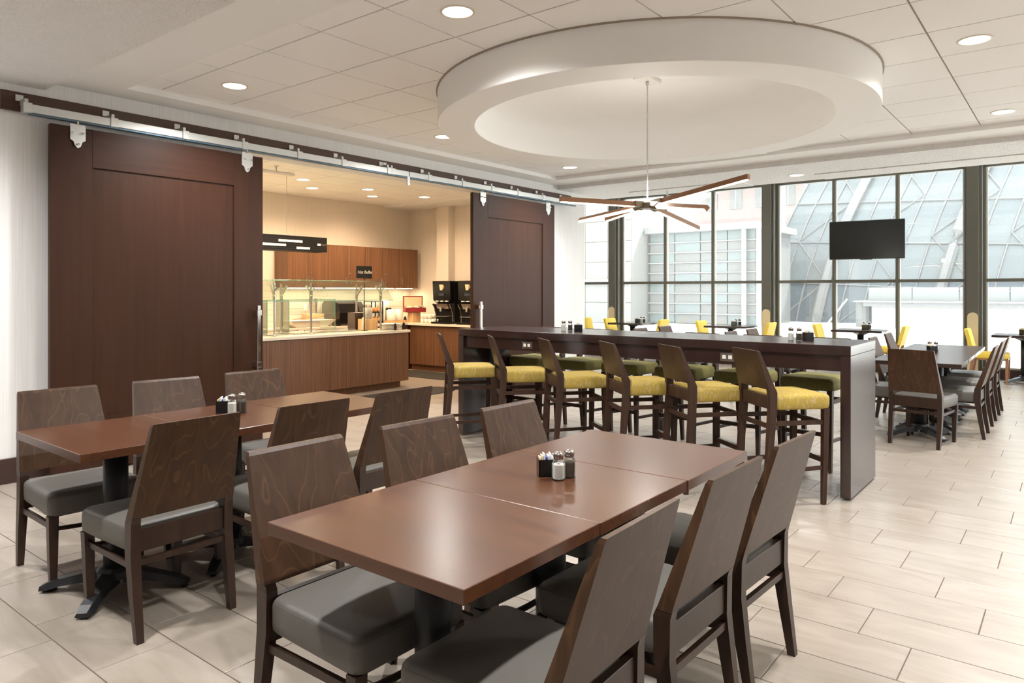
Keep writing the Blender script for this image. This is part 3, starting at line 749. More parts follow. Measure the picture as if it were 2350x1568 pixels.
for k in range(3):
    make_table(w_ - 0.002, 0.783, 'tabletop', 'brown pedestal table of the front row, ' + ENDS[k], 'brown tables pushed together in the front row', (1.213 + w_ * (k + .5), 1.497, 0), radians(0.3))
for k in range(3):
    make_table(w_ - 0.002, 0.79, 'tabletop', 'brown pedestal table of the row by the sliding door, ' + ENDS[k], 'brown tables pushed together by the door', (1.225 + w_ * (k + .5), 3.665, 0), radians(-0.6))
w3 = 0.688
for k, lab in enumerate(('nearest the bar', 'second from the bar', 'third from the bar', 'nearest the windows')):
    make_table(w3 - 0.002, 0.77, 'tabletop_dark', 'dark pedestal table in the long dark row, ' + lab, 'dark tables pushed together', (7.80 + w3 * (k + .5), 1.235 + 0.012 * k, 0), radians(1.2))
for y, nm in ((3.10, 'first'), (4.45, 'second')):
    for k in range(2):
        make_table(w3 - 0.002, 0.72, 'tabletop_dark', 'dark pedestal table hidden beyond the bar, %s row, %s' % (nm, ('nearer the bar', 'nearer the windows')[k]), 'dark tables beyond the bar', (9.3 + w3 * (k + .5), y, 0))
WT = [(13.78, 7.57, 'beside the white wall end'), (13.82, 5.40, 'before the middle of the windows'), (13.80, 3.02, 'below the television'), (13.72, 0.64, 'past the tan column guard')]
for x, y, lab in WT:
    make_table(0.72, 0.82, 'tabletop_dark', 'small dark window table ' + lab, 'window tables', (x, y, 0), 0, 'window_table', True)
# yellow window chairs
def make_ychair():
    t = thing('window_chair', 'chair', 'chair')
    cu, ra = cushion(0.46, 0.44, -0.19, 0.26, 0.385, 0.475); cu.build('seat', 'sunyellow', t, True)
    R = []
    for k in (0.0, 0.04, 0.5, 0.93, 0.98, 1.0):
        z = 0.50 + 0.345 * k; yb_ = -0.245 - 0.085 * k; th = 0.055; w = 0.225 - 0.012 * k
        e = 0.02 if k in (0.0, 1.0) else (0.006 if k in (.04, .98) else 0)
        R.append([(-w + e, yb_ + e * .6, z), (w - e, yb_ + e * .6, z), (w - e, yb_ + th - e * .6, z), (-w + e, yb_ + th - e * .6, z)])
    MB().loft(R).build('backrest', 'sunyellow', t)
    for s in (-1, 1):
        MB().leg([(s * .195, .232, 0, .028, .028), (s * .203, .24, .40, .042, .042)]).build('leg', 'tanwood', t)
        MB().leg([(s * .20, -.26, 0, .030, .030), (s * .204, -.20, .40, .042, .046), (s * .2, -.225, .56, .034, .04)]).build('leg', 'tanwood', t)
    MB().box(-.2, -.205, .36, .2, .25, .39).build('seat_frame', 'tanwood', t)
    return t
yc = make_ychair(); GY = 'yellow upholstered window chairs'
for x, by, a, lab in ((13.72, 8.76, 180, 'yellow upholstered chair partly behind the white wall end'), (13.78, 8.17, 180, 'yellow upholstered chair at the wall-end window table, nearest the wall'),
                      (13.78, 6.80, 0, 'yellow upholstered chair at the wall-end window table, far from the wall'), (13.78, 6.03, 180, 'yellow upholstered chair at the middle window table, towards the wall end'),
                      (13.80, 4.56, 0, 'yellow upholstered chair at the middle window table, before a column'), (13.80, 3.78, 180, 'yellow upholstered chair below the television, towards the middle table'),
                      (13.80, 2.28, 0, 'yellow upholstered chair past the television, back to the last column'), (13.60, 1.41, 180, 'yellow upholstered chair before the column, behind the long dark table'), (13.72, -0.20, 0, 'yellow upholstered chair at the last window table')):
    c, s = cos(radians(a)), sin(radians(a))
    copy_tree(yc, (x - s * .32, by + c * .32, 0), radians(a), lab, GY)
wipe(yc)

# ---- bar table
t = thing('bar_table', 'long dark espresso bar-height table with slab ends', 'bar table', (5.67, 3.047, 0))
HX, HY = 0.382, 1.828
for k in (0, 1):
    y0, y1 = ((-HY, 0.0), (0.002, HY))[k]
    MB().box(-HX, y0, 0.998, HX, y1, 1.067, 0.003).build('bar_top', 'bar', t)
for s in (-1, 1):
    MB().box(-HX, s * HY, 0.012, HX, s * (HY - 0.068), 0.997, 0.003).build('end_panel', 'bar', t)
for s in (-1, 1):
    MB().box(s * (HX - 0.03), -HY + 0.069, 0.885, s * (HX - 0.052), HY - 0.069, 0.997).build('apron', 'bar', t)
for y, z in ((0.98, 0.94), (-0.945, 0.94)):
    op = MB().box(-HX + 0.022, y - 0.058, z - 0.034, -HX + 0.030, y + 0.058, z + 0.034, 0.003).build('outlet_plate', 'steel', t, label='grey power outlet plate')
    for q in (-1, 1):
        MB().box(-HX + 0.019, y + q * 0.024 - 0.014, z - 0.014, -HX + 0.0225, y + q * 0.024 + 0.014, z + 0.014).build('socket', 'whiteplastic', op)
br = MB().prism([(HY - 0.07, 0.99), (HY - 0.42, 0.99), (HY - 0.07, 0.62)], 'x', 0.02, 0.028).build('corner_bracket', 'lightblue', t, label='blue grey steel corner bracket')
for yy, zz in ((HY - .14, .92), (HY - .14, .80), (HY - .28, .93)):
    MB().tube([(0.012, yy, zz), (0.02, yy, zz)], 0.018, 10).build('bolt', 'black', br)
pc = [(5.52 + 0.09 * cos(a * .5), 4.45 + 0.09 * sin(a * .5), 0.012 + 0.0012 * a) for a in range(26)]
tag(MB().tube(pc, 0.009, 6).build('power_cord', 'black'), 'black power cord coiled on the floor under the bar table', 'cord')

# ---- condiment sets
def shaker(kind):
    t = thing('%s_shaker' % kind, 's', 'shaker')
    n = 8
    def oct_(r, z): return [(r * cos(2 * pi * (i + .5) / n), r * sin(2 * pi * (i + .5) / n), z) for i in range(n)]
    MB().loft([oct_(.0225, 0), oct_(.024, .003), oct_(.0238, .058), oct_(.0165, .072), oct_(.016, .078)]).build('jar', 'jarglass', t)
    MB().loft([oct_(.0205, .005), oct_(.0208, .054), oct_(.0195, .057)]).build('filling', kind, t)
    MB().lathe([(.017, .074), (.0175, .080), (.0195, .083), (.0198, .092), (.015, .099), (.006, .102)], 16).build('lid', 'ctop', t, True)
    return t
def caddy():
    t = thing('sugar_caddy', 's', 'caddy')
    m = MB(); a, b, hgt, th = .034, .024, .062, .003
    m.box(-a, -b, 0, a, b, th); m.box(-a, -b, 0, -a + th, b, hgt); m.box(a - th, -b, 0, a, b, hgt); m.box(-a, -b, 0, a, -b + th, hgt); m.box(-a, b - th, 0, a, b, hgt)
    m.build('holder', 'black', t)
    for i in range(8):
        x = -a + .007 + i * (2 * a - .014) / 7
        MB().box(x - .002, -b + .005, .006, x + .002, b - .005, .070 + .006 * (i % 3), .0006).build('packet', ('packetcream', 'packetcream', 'packet', 'packetblue', 'packet', 'packet', 'packet', 'packet')[i], t)
    return t
s0, p0, c0 = shaker('salt'), shaker('pepper'), caddy()
SETS = [((2.140, 1.478), (2.195, 1.468), (2.165, 1.548), .76, 1.02, 'on the front table'), ((2.155, 3.70), (2.215, 3.70), (2.15, 3.775), .76, 1.1, 'on the table by the sliding door'),
        ((5.60, 3.81), (5.63, 3.755), (5.63, 3.665), 1.067, 1.0, 'on the bar, towards the buffet'), ((5.60, 1.715), (5.605, 1.655), (5.69, 1.615), 1.067, 1.0, 'on the bar, near its pale end panel'),
        ((9.21, 1.30), (9.21, 1.24), (9.13, 1.27), .76, 1.2, 'on the long dark table'), ((13.86, 7.40), (13.86, 7.33), (13.72, 7.42), .76, 1.35, 'on the window table beside the white wall end'),
        ((13.86, 5.30), (13.86, 5.23), (13.74, 5.30), .76, 1.35, 'on the window table in the middle of the windows'), ((13.90, 2.98), (13.90, 2.90), (13.78, 2.94), .76, 1.35, 'on the window table below the television'), ((13.86, 0.63), (13.86, 0.56), (13.74, 0.66), .76, 1.35, 'on the window table past the last column')]
for sa, pe, ca, z, sc_, lab in SETS:
    for pr, q, nm, rz in ((s0, sa, 'glass salt shaker with metal lid ', 0.2), (p0, pe, 'glass pepper shaker with metal lid ', 0.5), (c0, ca, 'black sugar packet caddy ', YAW - pi / 2 + 0.15)):
        o = copy_tree(pr, (q[0], q[1], z), rz, nm + lab, 'table condiments'); o.scale = (sc_, sc_, sc_)
for p in (s0, p0, c0): wipe(p)

# ---- television
t = thing('television', 'flat black television mounted on the window mullions', 'television', (14.06, 2.98, 2.37), radians(4))
MB().box(-0.03, -0.615, -0.35, 0.012, 0.615, 0.35, 0.006).build('case', 'bezel', t)
MB().box(-0.0325, -0.603, -0.333, -0.0295, 0.603, 0.34).build('screen', 'screen', t)
MB().box(-0.03, -0.10, -0.360, 0.0, 0.10, -0.349, 0.003).build('sensor_bar', 'black', t)
MB().box(0.012, -0.56, -0.08, 0.10, 0.56, 0.08).build('wall_bracket', 'black', t)

# ================================================================== BUFFET ROOM
ZC = 0.86
def doorset(t, x0, x1, z0, z1, yf, n, mat, handles='low', lock=True, gap=0.003, hflip=False):
    """n cabinet doors on a front at local y=yf facing -y"""
    w_ = (x1 - x0) / n
    for i in range(n):
        a, b = x0 + i * w_ + gap / 2, x0 + (i + 1) * w_ - gap / 2
        d = MB().box(a, yf - 0.02, z0, b, yf, z1, 0.0015).build('door', mat, t)
        if handles:
            hx_ = b - 0.05 if (i % 2 == 0 and not hflip) else a + 0.05
            hz = z0 + 0.06 if handles == 'low' else z1 - 0.18
            MB().tube([(hx_, yf - 0.02, hz), (hx_, yf - 0.045, hz + .008), (hx_, yf - 0.045, hz + .112), (hx_, yf - 0.02, hz + .12)], 0.006, 6).build('handle', 'steel', d)
            if lock and (i % 2 == 1 or hflip): MB().tube([(hx_ + 0.0, yf - 0.02, hz + .19), (hx_, yf - 0.03, hz + .19)], 0.012, 10).build('lock', 'steel', d)
# island
t = thing('buffet_island', 'walnut buffet island counter with pale stone worktop edge', 'counter', (5.6, 7.92, 0))
MB().box(-2.0, 0.09, 0, 1.80, 0.95, 0.10).build('toe_kick', 'cabdark', t)
MB().box(-2.0, 0.03, 0.10, 1.90, 1.0, ZC - 0.045).build('body', 'cabdark', t)
for a, b in ((-2.0, -0.62), (-0.62, -0.47), (-0.47, 0.16), (0.16, 1.90)):
    MB().box(a + .002, 0.012, 0.10, b - .002, 0.03, ZC - 0.045, 0.001).build('front_panel', 'cab', t)
tag(MB().box(-2.0, 0, 0, 1.93, 1.02, 0.04, 0.004).build('island_worktop', 'stone', loc=(5.6, 7.92, ZC - 0.04)), 'pale stone worktop on the walnut buffet island', 'worktop')
for k in range(3):
    x = 5.35 + 0.6 * k
    t = thing('food_well', 'stainless steel food well lid set in the island worktop, %s from the sliding door' % ('first', 'second', 'third')[k], 'food well', (x, 8.42, ZC), 0, 'food wells')
    MB().box(-0.27, -0.22, 0, 0.27, 0.22, 0.008, 0.003).build('rim', 'steel', t)
    MB().box(-0.25, -0.20, 0.008, 0.25, 0.20, 0.018, 0.006).build('lid', 'steel', t)
    MB().tube([(-.04, 0, .018), (-.04, 0, .035), (.04, 0, .035), (.04, 0, .018)], .006, 6).build('lid_handle', 'steel', t)
# sneeze guard
t = thing('sneeze_guard', 'slanted glass sneeze guard on steel posts over the buffet island', 'sneeze guard', (5.6, 7.92, ZC))
fp = [(-0.28, .20), (0.28, .20), (1.51, .20)]; rp_ = [(0.22, .80), (1.55, .80)]
for (x, y) in fp + rp_ + [(-1.4, .20), (-1.2, .80)]:
    p_ = MB().lathe([(.055, 0), (.055, .008), (.022, .012), (.016, .02), (.016, .46), (.022, .46), (.022, .58), (.014, .585), (.014, .69)], 14, x, y).build('post', 'steel', t)
    MB().bar((x - .01, y - .02, .52), (x + .012, y + (.12 if y < .3 else -.12), .66), .022, .022).build('clamp', 'chrome', p_)
    MB().tube([(x, y - .012, .60), (x, y - .07, .62)], .012, 8).build('clamp_knob', 'chrome', p_)
for a, b in ((-1.45, -0.28), (-0.26, 0.34), (0.36, 1.60)):
    R = [[(a, 0.02, .455), (b, 0.02, .455), (b, 0.028, .450), (a, 0.028, .450)], [(a, .24, .735), (b, .24, .735), (b, .248, .729), (a, .248, .729)]]
    g1 = MB().loft(R).build('front_glass', 'guardglass', t)
    MB().bar((a, .022, .4525), (b, .022, .4525), .006, .008).build('glass_edge', 'glassedge', g1)
    g2 = MB().box(a, .24, .732, b, .76, .738).build('top_glass', 'guardglass', t)
    MB().box(a, .755, .730, b, .762, .740).build('glass_edge', 'glassedge', g2)
for x in (-0.12, 0.22, 1.00):
    g3 = MB().box(x, .62, .02, x + .006, 0.98, .46).build('side_glass', 'guardglass', t)
    MB().box(x - .001, .615, .02, x + .007, .621, .46).build('glass_edge', 'glassedge', g3)
g4 = MB().box(-1.45, .60, .458, 1.0, .95, .464).build('glass_shelf', 'guardglass', t)
MB().box(-1.45, .594, .456, 1.0, .601, .466).build('glass_edge', 'glassedge', g4)
# back counter and side counter
t = thing('back_counter', 'walnut base cabinets along the tiled buffet wall', 'cabinet', (6.2, 9.68, 0))
MB().box(-3.0, .06, 0, 3.45, .57, .10).build('toe_kick', 'cabdark', t); MB().box(-3.0, .02, .10, 3.45, .57, ZC - .04).build('body', 'cabdark', t)
doorset(t, -1.2, 2.95, .11, ZC - .05, .02, 8, 'cab', 'high', False)
t = thing('side_counter', 'walnut base cabinets below the coffee machines', 'cabinet', (9.14, 8.3, 0), -pi / 2)
MB().box(-1.35, .06, 0, 1.75, .57, .10).build('toe_kick', 'cabdark', t); MB().box(-1.35, .02, .10, 1.75, .57, ZC - .04).build('body', 'cabdark', t)
doorset(t, -1.30, 1.70, .11, ZC - .05, .02, 4, 'cab', 'high', False)
m = MB(); m.box(3.1, 9.64, ZC - .04, 9.715, 10.255, ZC, .003); m.box(9.09, 6.6, ZC - .04, 9.715, 9.64, ZC, .003)
tag(m.build('corner_worktop', 'stone'), 'pale stone L-shaped worktop round the buffet room corner', 'worktop')
# upper cabinets
for k, (a, b, nd, lab) in enumerate(((6.72, 7.52, 1, 'walnut wall cabinet at the open end of the row above the buffet'), (7.52, 8.32, 2, 'walnut wall cabinet behind the sign, second from the open end'), (8.32, 9.12, 2, 'walnut wall cabinet next to the single-door corner cabinet'), (9.12, 9.60, 1, 'walnut wall cabinet at the room corner above the buffet'))):
    t = thing('wall_cabinet', lab, 'cabinet', (a, 9.90, 1.50), 0, 'wall cabinets over the tiled backsplash')
    MB().box(0.001, .02, 0, b - a - .001, .355, .73).build('body', 'cab', t)
    doorset(t, 0, b - a, 0.0, .73, .02, 2 if k < 3 else 1, 'cab', 'low', True, hflip=(k == 3))
    MB().box(.05, .10, -.012, b - a - .05, .14, 0).build('light_strip', emit('cabinet light strip %d' % k, (1, .82, .58), 5.0), t, label='glowing under-cabinet light strip')
    l = bpy.data.lights.new('cabinet_lamp', 'AREA'); l.shape = 'RECTANGLE'; l.size = b - a - .1; l.size_y = .06; l.energy = 2.4 * (b - a); l.color = (1, .78, .5)
    lo = bpy.data.objects.new('cabinet_lamp', l); COL.objects.link(lo); lo.parent = t; lo.location = ((b - a) / 2, .12, -.02)
# backsplash bricks
bs = MB().box(3.1, 10.248, ZC, 9.70, 10.259, 1.62).build('wall_backsplash', 'splash'); struct(bs)
bw, bh = 0.30, 0.096
bm_ = MB().box(-(bw - .008) / 2, -.006, -(bh - .008) / 2, (bw - .008) / 2, 0, (bh - .008) / 2, .002).mesh('brick'); bm_.materials.append(M['brick'])
for j in range(8):
    for i in range(12):
        x = 6.25 + bw * i + (bw / 2 if j % 2 else 0)
        if x > 9.56: continue
        obj('brick', bm_, bs, (x, 10.248, ZC + bh * (j + .5)))
for x, z in ((7.30, 1.17), (8.80, 1.17)):
    o = thing('wall_outlet', 'white outlet plate on the tiled buffet wall, %s' % ('behind the serving tray' if x < 8 else 'behind the canisters'), 'outlet', (x, 10.241, z))
    MB().box(-.04, -.006, -.06, .04, 0, .06, .002).build('plate', 'whiteplastic', o)
    for q in (-.025, .025): MB().box(-.014, -.008, q - .014, .014, -.006, q + .014, .002).build('socket', 'whiteplastic', o)
# lantern pendant
t = thing('lantern_pendant', 'long black slatted box lantern hanging over the buffet island', 'pendant lamp', (5.48, 8.43, 1.99))
L0, L1, D_, Hh = -0.75, 0.80, 0.13, 0.205
SLOTS = {5: [(-.75, -.40)], 4: [(.02, .40)], 3: [(-.62, -.30), (.64, .80)], 2: [(-.46, .14)], 1: [(.30, .52)], 6: []}
for k in range(7):
    z0 = Hh / 7 * k; z1 = z0 + Hh / 7 - 0.0008; x = L0
    for (p, q) in SLOTS.get(k, []) + [(L1, L1)]:
        if p - x > .01: MB().box(x, -D_, z0, p, -D_ + .012, z1, .0006).build('slat', 'lantern', t)
        x = q
    MB().box(L1 - .012, -D_ + .012, z0, L1, D_, z1, .0006).build('slat', 'lantern', t)
    MB().box(L0, D_ - .012, z0, L1, D_, z1, .0006).build('slat', 'lantern', t)
MB().box(L0 + .05, -.05, .03, L1 - .05, .05, .17).build('diffuser', emit('lantern glow', (1, .74, .42), 1.2), t, label='glowing inner diffuser')
for x in (-.55, .23): MB().tube([(x, 0, .17), (x, 0, 1.04)], .0025, 6).build('cable', 'alu', t)
MB().box(-.65, -.05, 1.022, .33, .05, 1.058, .003).build('canopy', 'whiteplastic', t)
lamp_spot('lantern_lamp', (0, 0, -.02), 30, (1, .72, .45), 140, t)
# Hot Buffet sign
t = thing('buffet_sign', 'small black chalk sign reading Hot Buffet on a thin stand', 'sign', (6.90, 8.24, ZC))
MB().lathe([(.05, 0), (.06, .008), (.008, .012), (.006, .77)], 14).build('stand', 'black', t)
sgn = MB().box(-.145, -.012, .77, .145, .012, .955, .006).build('board', 'black', t)
def text(body, size, mat, parent, loc, rot, ext=0.0008, shear=0.25):
    c = bpy.data.curves.new('lettering', 'FONT'); c.body = body; c.size = size; c.extrude = ext; c.align_x = 'CENTER'; c.align_y = 'CENTER'; c.shear = shear
    o = bpy.data.objects.new('lettering', c); COL.objects.link(o)
    dg = bpy.context.evaluated_depsgraph_get(); me = bpy.data.meshes.new_from_object(o.evaluated_get(dg)); bpy.data.objects.remove(o)
    me.materials.append(M[mat]); q = obj('lettering', me, parent, loc); q.rotation_euler = rot; return q
text('Hot Buffet', 0.064, 'whiteplastic', sgn, (0, -.0135, .862), (pi / 2, 0, 0))
# coffee machines on the side counter
for y, lab in ((8.895, 'black coffee dispenser with a cup emblem, nearer the buffet corner'), (8.275, 'black coffee dispenser with a cup emblem, nearer the sliding door')):
    t = thing('coffee_machine', lab, 'coffee machine', (9.22, y, ZC), 0, 'coffee dispensers')
    W_ = .215
    MB().box(0.10, -W_, 0, .46, W_, .765, .006).build('body', 'black', t)
    hd = MB().prism([(.0, .42), (.10, .36), (.10, .765), (-.02, .765)], 'y', -W_ + .0, W_ - .0).build('head', 'black', t)
    MB().box(-.06, -W_, 0, .10, W_, .035, .004).build('drip_tray', 'black', t)
    for k in range(-1, 2): MB().box(-.012, k * .115 - .032, .395, .03, k * .115 + .032, .412, .002).build('button', 'whiteplastic', hd)
    MB().box(-.018, -.07, .50, .02, .07, .545, .002).build('display', plain('display %.2f' % y, (.01, .02, .035), .2), hd)
    for s in (-1, 1):
        pr = [(.10, .0), (.06, .0), (.055, .16), (.02, .27), (-.03, .345), (-.01, .36), (.10, .33)]
        MB().prism(pr, 'y', s * W_ - .014 * s, s * W_).build('side_frame', 'steel', t)
    nz = MB().prism([(-.02, .36), (.10, .34), (.10, .26), (.03, .27)], 'y', -.14, .14).build('nozzle_block', 'steel', t)
    MB().lathe([(.02, .22), (.024, .30)], 10, .0, .03).build('nozzle', 'steel', nz)
    MB().box(-.04, -.15, .125, .10, .15, .14, .002).build('cup_shelf', 'steel', t)
    cu = MB(); n = 16
    # cup emblem: cup body outline plus handle ring, flat on the head front
    pts = [(-.048, .70), (.045, .70), (.026, .60), (-.030, .60)]
    MB().prism([(p[0], p[1]) for p in pts], 'x', -.0245, -.0135).build('cup_emblem', 'cream', hd)
    hr = [(-.0215, -.045 - .024 * cos(a * pi / 8) * (1 if True else 0), .655 + .024 * sin(a * pi / 8)) for a in range(-4, 5)]
    MB().tube([(q[0], -(q[1]) * -1 - .0, q[2]) for q in hr], .006, 6).build('cup_emblem_handle', 'cream', hd)
# cup rows
for i in range(4):
    for j in range(2):
        for k in range(2):
            if i == 3 and k: continue
            t = thing('cup', 'white ceramic cup in the %s layer of cups beside the coffee dispenser' % ('lower', 'upper')[k], 'cup', (9.24 + .095 * j, 9.40 - .095 * i, ZC + .082 * k), 0, 'cups by the coffee dispenser')
            MB().lathe([(.026, 0), (.036, .012), (.040, .08), (.036, .08), (.032, .014), (.001, .012)], 14, close=False).build('body', 'white', t, True)
            MB().tube([(-.03, -.022, .062), (-.046, -.038, .055), (-.046, -.038, .028), (-.03, -.022, .02)], .005, 6).build('handle', 'white', t)
def cyl_thing(name, label, cat, x, y, z, prof, mat, extra=None, group=None, n=20):
    t = thing(name, label, cat, (x, y, z), 0, group); MB().lathe(prof, n).build('body', mat, t, True)
    if extra: extra(t)
    return t
# canisters on a board
tag(MB().box(-.25, -.13, 0, .25, .13, .045, .004).build('serving_board', 'wood_lt', loc=(8.98, 9.92, ZC)), 'thick wooden board carrying white canisters', 'board')
zc = ZC + .045
def lumps(mat, r, z):
    def f(t):
        for k in range(7):
            a = k * 2.4; rr = r * .62 * sqrt(k / 7); MB().lathe([(.001, z - .012), (.022, z), (.018, z + .016), (.001, z + .022)], 8, rr * cos(a), rr * sin(a), False).build('packet', mat, t, True)
    return f
for (dx, dy, r, h_, lab, fill) in ((-.07, -.035, .088, .185, 'wide white canister filled with creamer tubs on the wooden board', 'packet'), (.12, -.02, .078, .185, 'narrower white canister filled with creamer tubs on the wooden board', 'packet'),
                                   (-.185, .07, .055, .34, 'tall white canister at the back of the wooden board', None)):
    cyl_thing('canister', lab, 'canister', 8.98 + dx, 9.92 + dy, zc, [(r * .96, 0), (r, .01), (r, h_), (r * .93, h_), (r * .93, h_ - .02), (.001, h_ - .02)], 'white', lumps('packet', r, h_) if fill else None, 'white canisters')
cyl_thing('canister', 'lidded white canister on a black riser behind the board', 'canister', 8.99, 10.14, ZC + .27, [(.075, 0), (.078, .01), (.078, .13), (.07, .135), (.074, .15), (.03, .155)], 'white', None, 'white canisters')
tag(MB().box(-.10, -.07, 0, .10, .07, .27, .004).build('riser', 'black', loc=(8.99, 10.14, ZC)), 'black riser holding up a white canister', 'riser')
# tea box on block
tag(MB().box(-.10, -.07, 0, .10, .07, .19, .003).build('wood_block', 'wood_lt', loc=(9.33, 9.72, ZC)), 'tall beech block under the red tea box', 'block')
t = thing('tea_box', 'open red lacquer tea box full of sachets on a beech block', 'box', (9.33, 9.71, ZC + .191), -0.5)
m = MB(); m.box(-.19, -.11, 0, .19, .11, .01); m.box(-.19, -.11, 0, .19, -.10, .085); m.box(-.19, .10, 0, .19, .11, .085); m.box(-.19, -.11, 0, -.18, .11, .085); m.box(.18, -.11, 0, .19, .11, .085); m.build('tray', 'tealbox', t)
ld = MB(); ld.box(-.19, .112, .085, .19, .127, .10); ld.box(-.19, .112, .085, -.172, .127, .30); ld.box(.172, .112, .085, .19, .127, .30); ld.box(-.19, .112, .283, .19, .127, .30)
lid = ld.build('lid', 'tealbox', t); MB().box(-.172, .117, .10, .172, .125, .283).build('lid_lining', 'cream', lid)
for k in range(9): MB().box(-.165 + .037 * k, -.09, .012, -.135 + .037 * k, .09, .092 + .012 * (k % 3), .003).build('sachet', ('cream', 'packet', 'packetcream', 'lightblue')[k % 4], t)
for x, y, lab in ((9.27, 9.90, 'small black cone holder left of the tea box block, by the canisters'), (9.42, 9.50, 'small black cone holder between tea box and cups')):
    cyl_thing('cone_holder', lab, 'holder', x, y, ZC, [(.032, 0), (.030, .05), (.018, .10), (.004, .115)], 'black')
# plates on the island
for k in range(6):
    cyl_thing('plate', 'white dinner plate in the stack at the island end, under the guard post', 'plate', 7.345, 8.15, ZC + .016 * k, [(.08, 0), (.165, .012), (.168, .016), (.08, .006)], 'white', None, 'plate stack', 28)
for x, y in ((7.25, 7.955), (7.50, 8.04)):
    cyl_thing('plate_guard', 'black rounded guide standing at the plate stack', 'guide', x, y, ZC, [(.022, 0), (.022, .07), (.014, .10), (.003, .108)], 'black', None, 'plate guides')
# block + marble crock + bottle + dark box
tag(MB().box(-.12, -.09, 0, .12, .09, .165, .003).build('wood_block', 'wood_lt', loc=(7.12, 8.42, ZC)), 'beech block carrying the marble utensil crock', 'block')
def utensils(t):
    for k in range(7):
        a = k * .9; MB().bar((.02 * cos(a), .02 * sin(a), .12), (.05 * cos(a), .05 * sin(a), .215), .012, .004).build('utensil', 'steel', t)
cyl_thing('utensil_crock', 'grey marble crock of steel utensils on a beech block', 'crock', 7.12, 8.42, ZC + .166, [(.062, 0), (.066, .005), (.066, .17), (.058, .17), (.058, .02), (.001, .02)], 'marble', utensils)
cyl_thing('spice_bottle', 'small white bottle with silver top beside the dark box', 'bottle', 6.955, 8.33, ZC, [(.022, 0), (.022, .13), (.014, .145), (.016, .15), (.016, .19), (.004, .195)], 'white')
tag(MB().box(-.09, -.09, 0, .09, .09, .26, .004).build('dark_box', 'bar', loc=(7.06, 8.62, ZC)), 'dark brown square box beside the utensil block', 'box')
# pastry rack
t = thing('pastry_rack', 'black two-tier rack of pastries on the back counter', 'rack', (8.57, 9.98, ZC))
for x in (-.13, .13):
    for y in (-.1, .1): MB().box(x - .008, y - .008, 0, x + .008, y + .008, .40).build('upright', 'black', t)
for z in (.02, .19, .39): MB().box(-.138, -.108, z, .138, .108, z + .012).build('shelf', 'black', t)
for i in range(3):
    for z in (.205, .035):
        cyl_thing('pastry', 'golden pastry on the %s tier of the black rack' % ('upper' if z > .1 else 'lower'), 'pastry', 8.49 + .08 * i, 9.93, ZC + z, [(.03, 0), (.042, .03), (.03, .075), (.003, .09)], 'food', None, 'pastries on the rack', 12)
# conveyor toaster
t = thing('toaster', 'large rounded black countertop toaster with a slanted wire rack', 'toaster', (7.88, 9.92, ZC))
sec = [(-.30, 0.02), (.26, .02), (.28, .10), (.27, .34), (.22, .40), (-.08, .42), (-.20, .38), (-.31, .24)]
MB().prism([(p[1] * 0 + q_, z_) for p, (q_, z_) in zip(sec, [(-.22, .03), (.22, .03), (.24, .10), (.24, .36), (.18, .42), (-.10, .42), (-.19, .37), (-.25, .22)])], 'x', -.30, .12).build('body', 'black', t)
MB().prism([(-.18, .03), (.22, .03), (.22, .36), (-.02, .40), (-.12, .30)], 'x', .12, .34).build('side_housing', 'blackmat', t)
for k in range(7): MB().tube([(.13 + .03 * k, -.20, .22), (.13 + .03 * k, -.06, .345)], .005, 5).build('rack_wire', 'chrome', t)
for x in (-.25, .28):
    for y in (-.17, .17): MB().lathe([(.02, 0), (.02, .03)], 10, x, y).build('foot', 'black', t)
# wood block + vase + tray + tongs
tag(MB().box(-.15, -.10, 0, .15, .10, .20, .003).build('wood_block', 'wood_lt', loc=(7.36, 10.10, ZC)), 'beech block below the clear glass vase', 'block')
cyl_thing('glass_vase', 'clear faceted glass vase on a beech block', 'vase', 7.36, 10.10, ZC + .20, [(.05, 0), (.056, .01), (.075, .26), (.07, .26), (.052, .014), (.001, .012)], 'jarglass', None, None, 10)
t = thing('serving_tray', 'long white angular serving tray on the back counter', 'tray', (7.06, 9.82, ZC))
m = MB(); b0 = rrect(.30, .10, .01, 3); b1 = rrect(.44, .16, .012, 3); b2 = rrect(.43, .15, .01, 3); b3 = rrect(.29, .09, .008, 3)
m.loft([[(x, y, 0) for x, y in b0], [(x, y, .11) for x, y in b1], [(x, y, .11) for x, y in b2], [(x, y, .01) for x, y in b3]]); m.build('dish', 'white', t)
for x, lab in ((6.95, 'steel tongs with orange grip resting across the serving tray'), (7.22, 'plain steel tongs resting across the serving tray')):
    q = thing('tongs', lab, 'tongs', (x, 9.84, ZC + .115))
    for s in (-1, 1): MB().bar((-.14, s * .02, .0 + .012), (.15, s * .006, .05), .014, .006).build('arm', 'fruit' if x < 7.0 and s > 0 else 'steel', q)
    MB().lathe([(.012, .04), (.014, .06)], 8, .15, 0).build('pivot', 'steel', q)
for k in range(5):
    cyl_thing('fruit_bowl_apple', 'red apple heaped at the sliding door end of the guard shelf', 'apple', 5.18 + .085 * (k % 3), 8.68 + .05 * (k // 3), ZC + .464 + (.0 if k < 3 else .06), [(.008, .004), (.034, .012), (.042, .04), (.03, .072), (.006, .066)], 'fruit', None, 'apples on the guard shelf', 12)
cyl_thing('jam_jar', 'small jar of red jam at the end of the back counter', 'jar', 5.62, 9.80, ZC, [(.05, 0), (.055, .01), (.055, .11), (.045, .13), (.045, .15)], 'fruit')
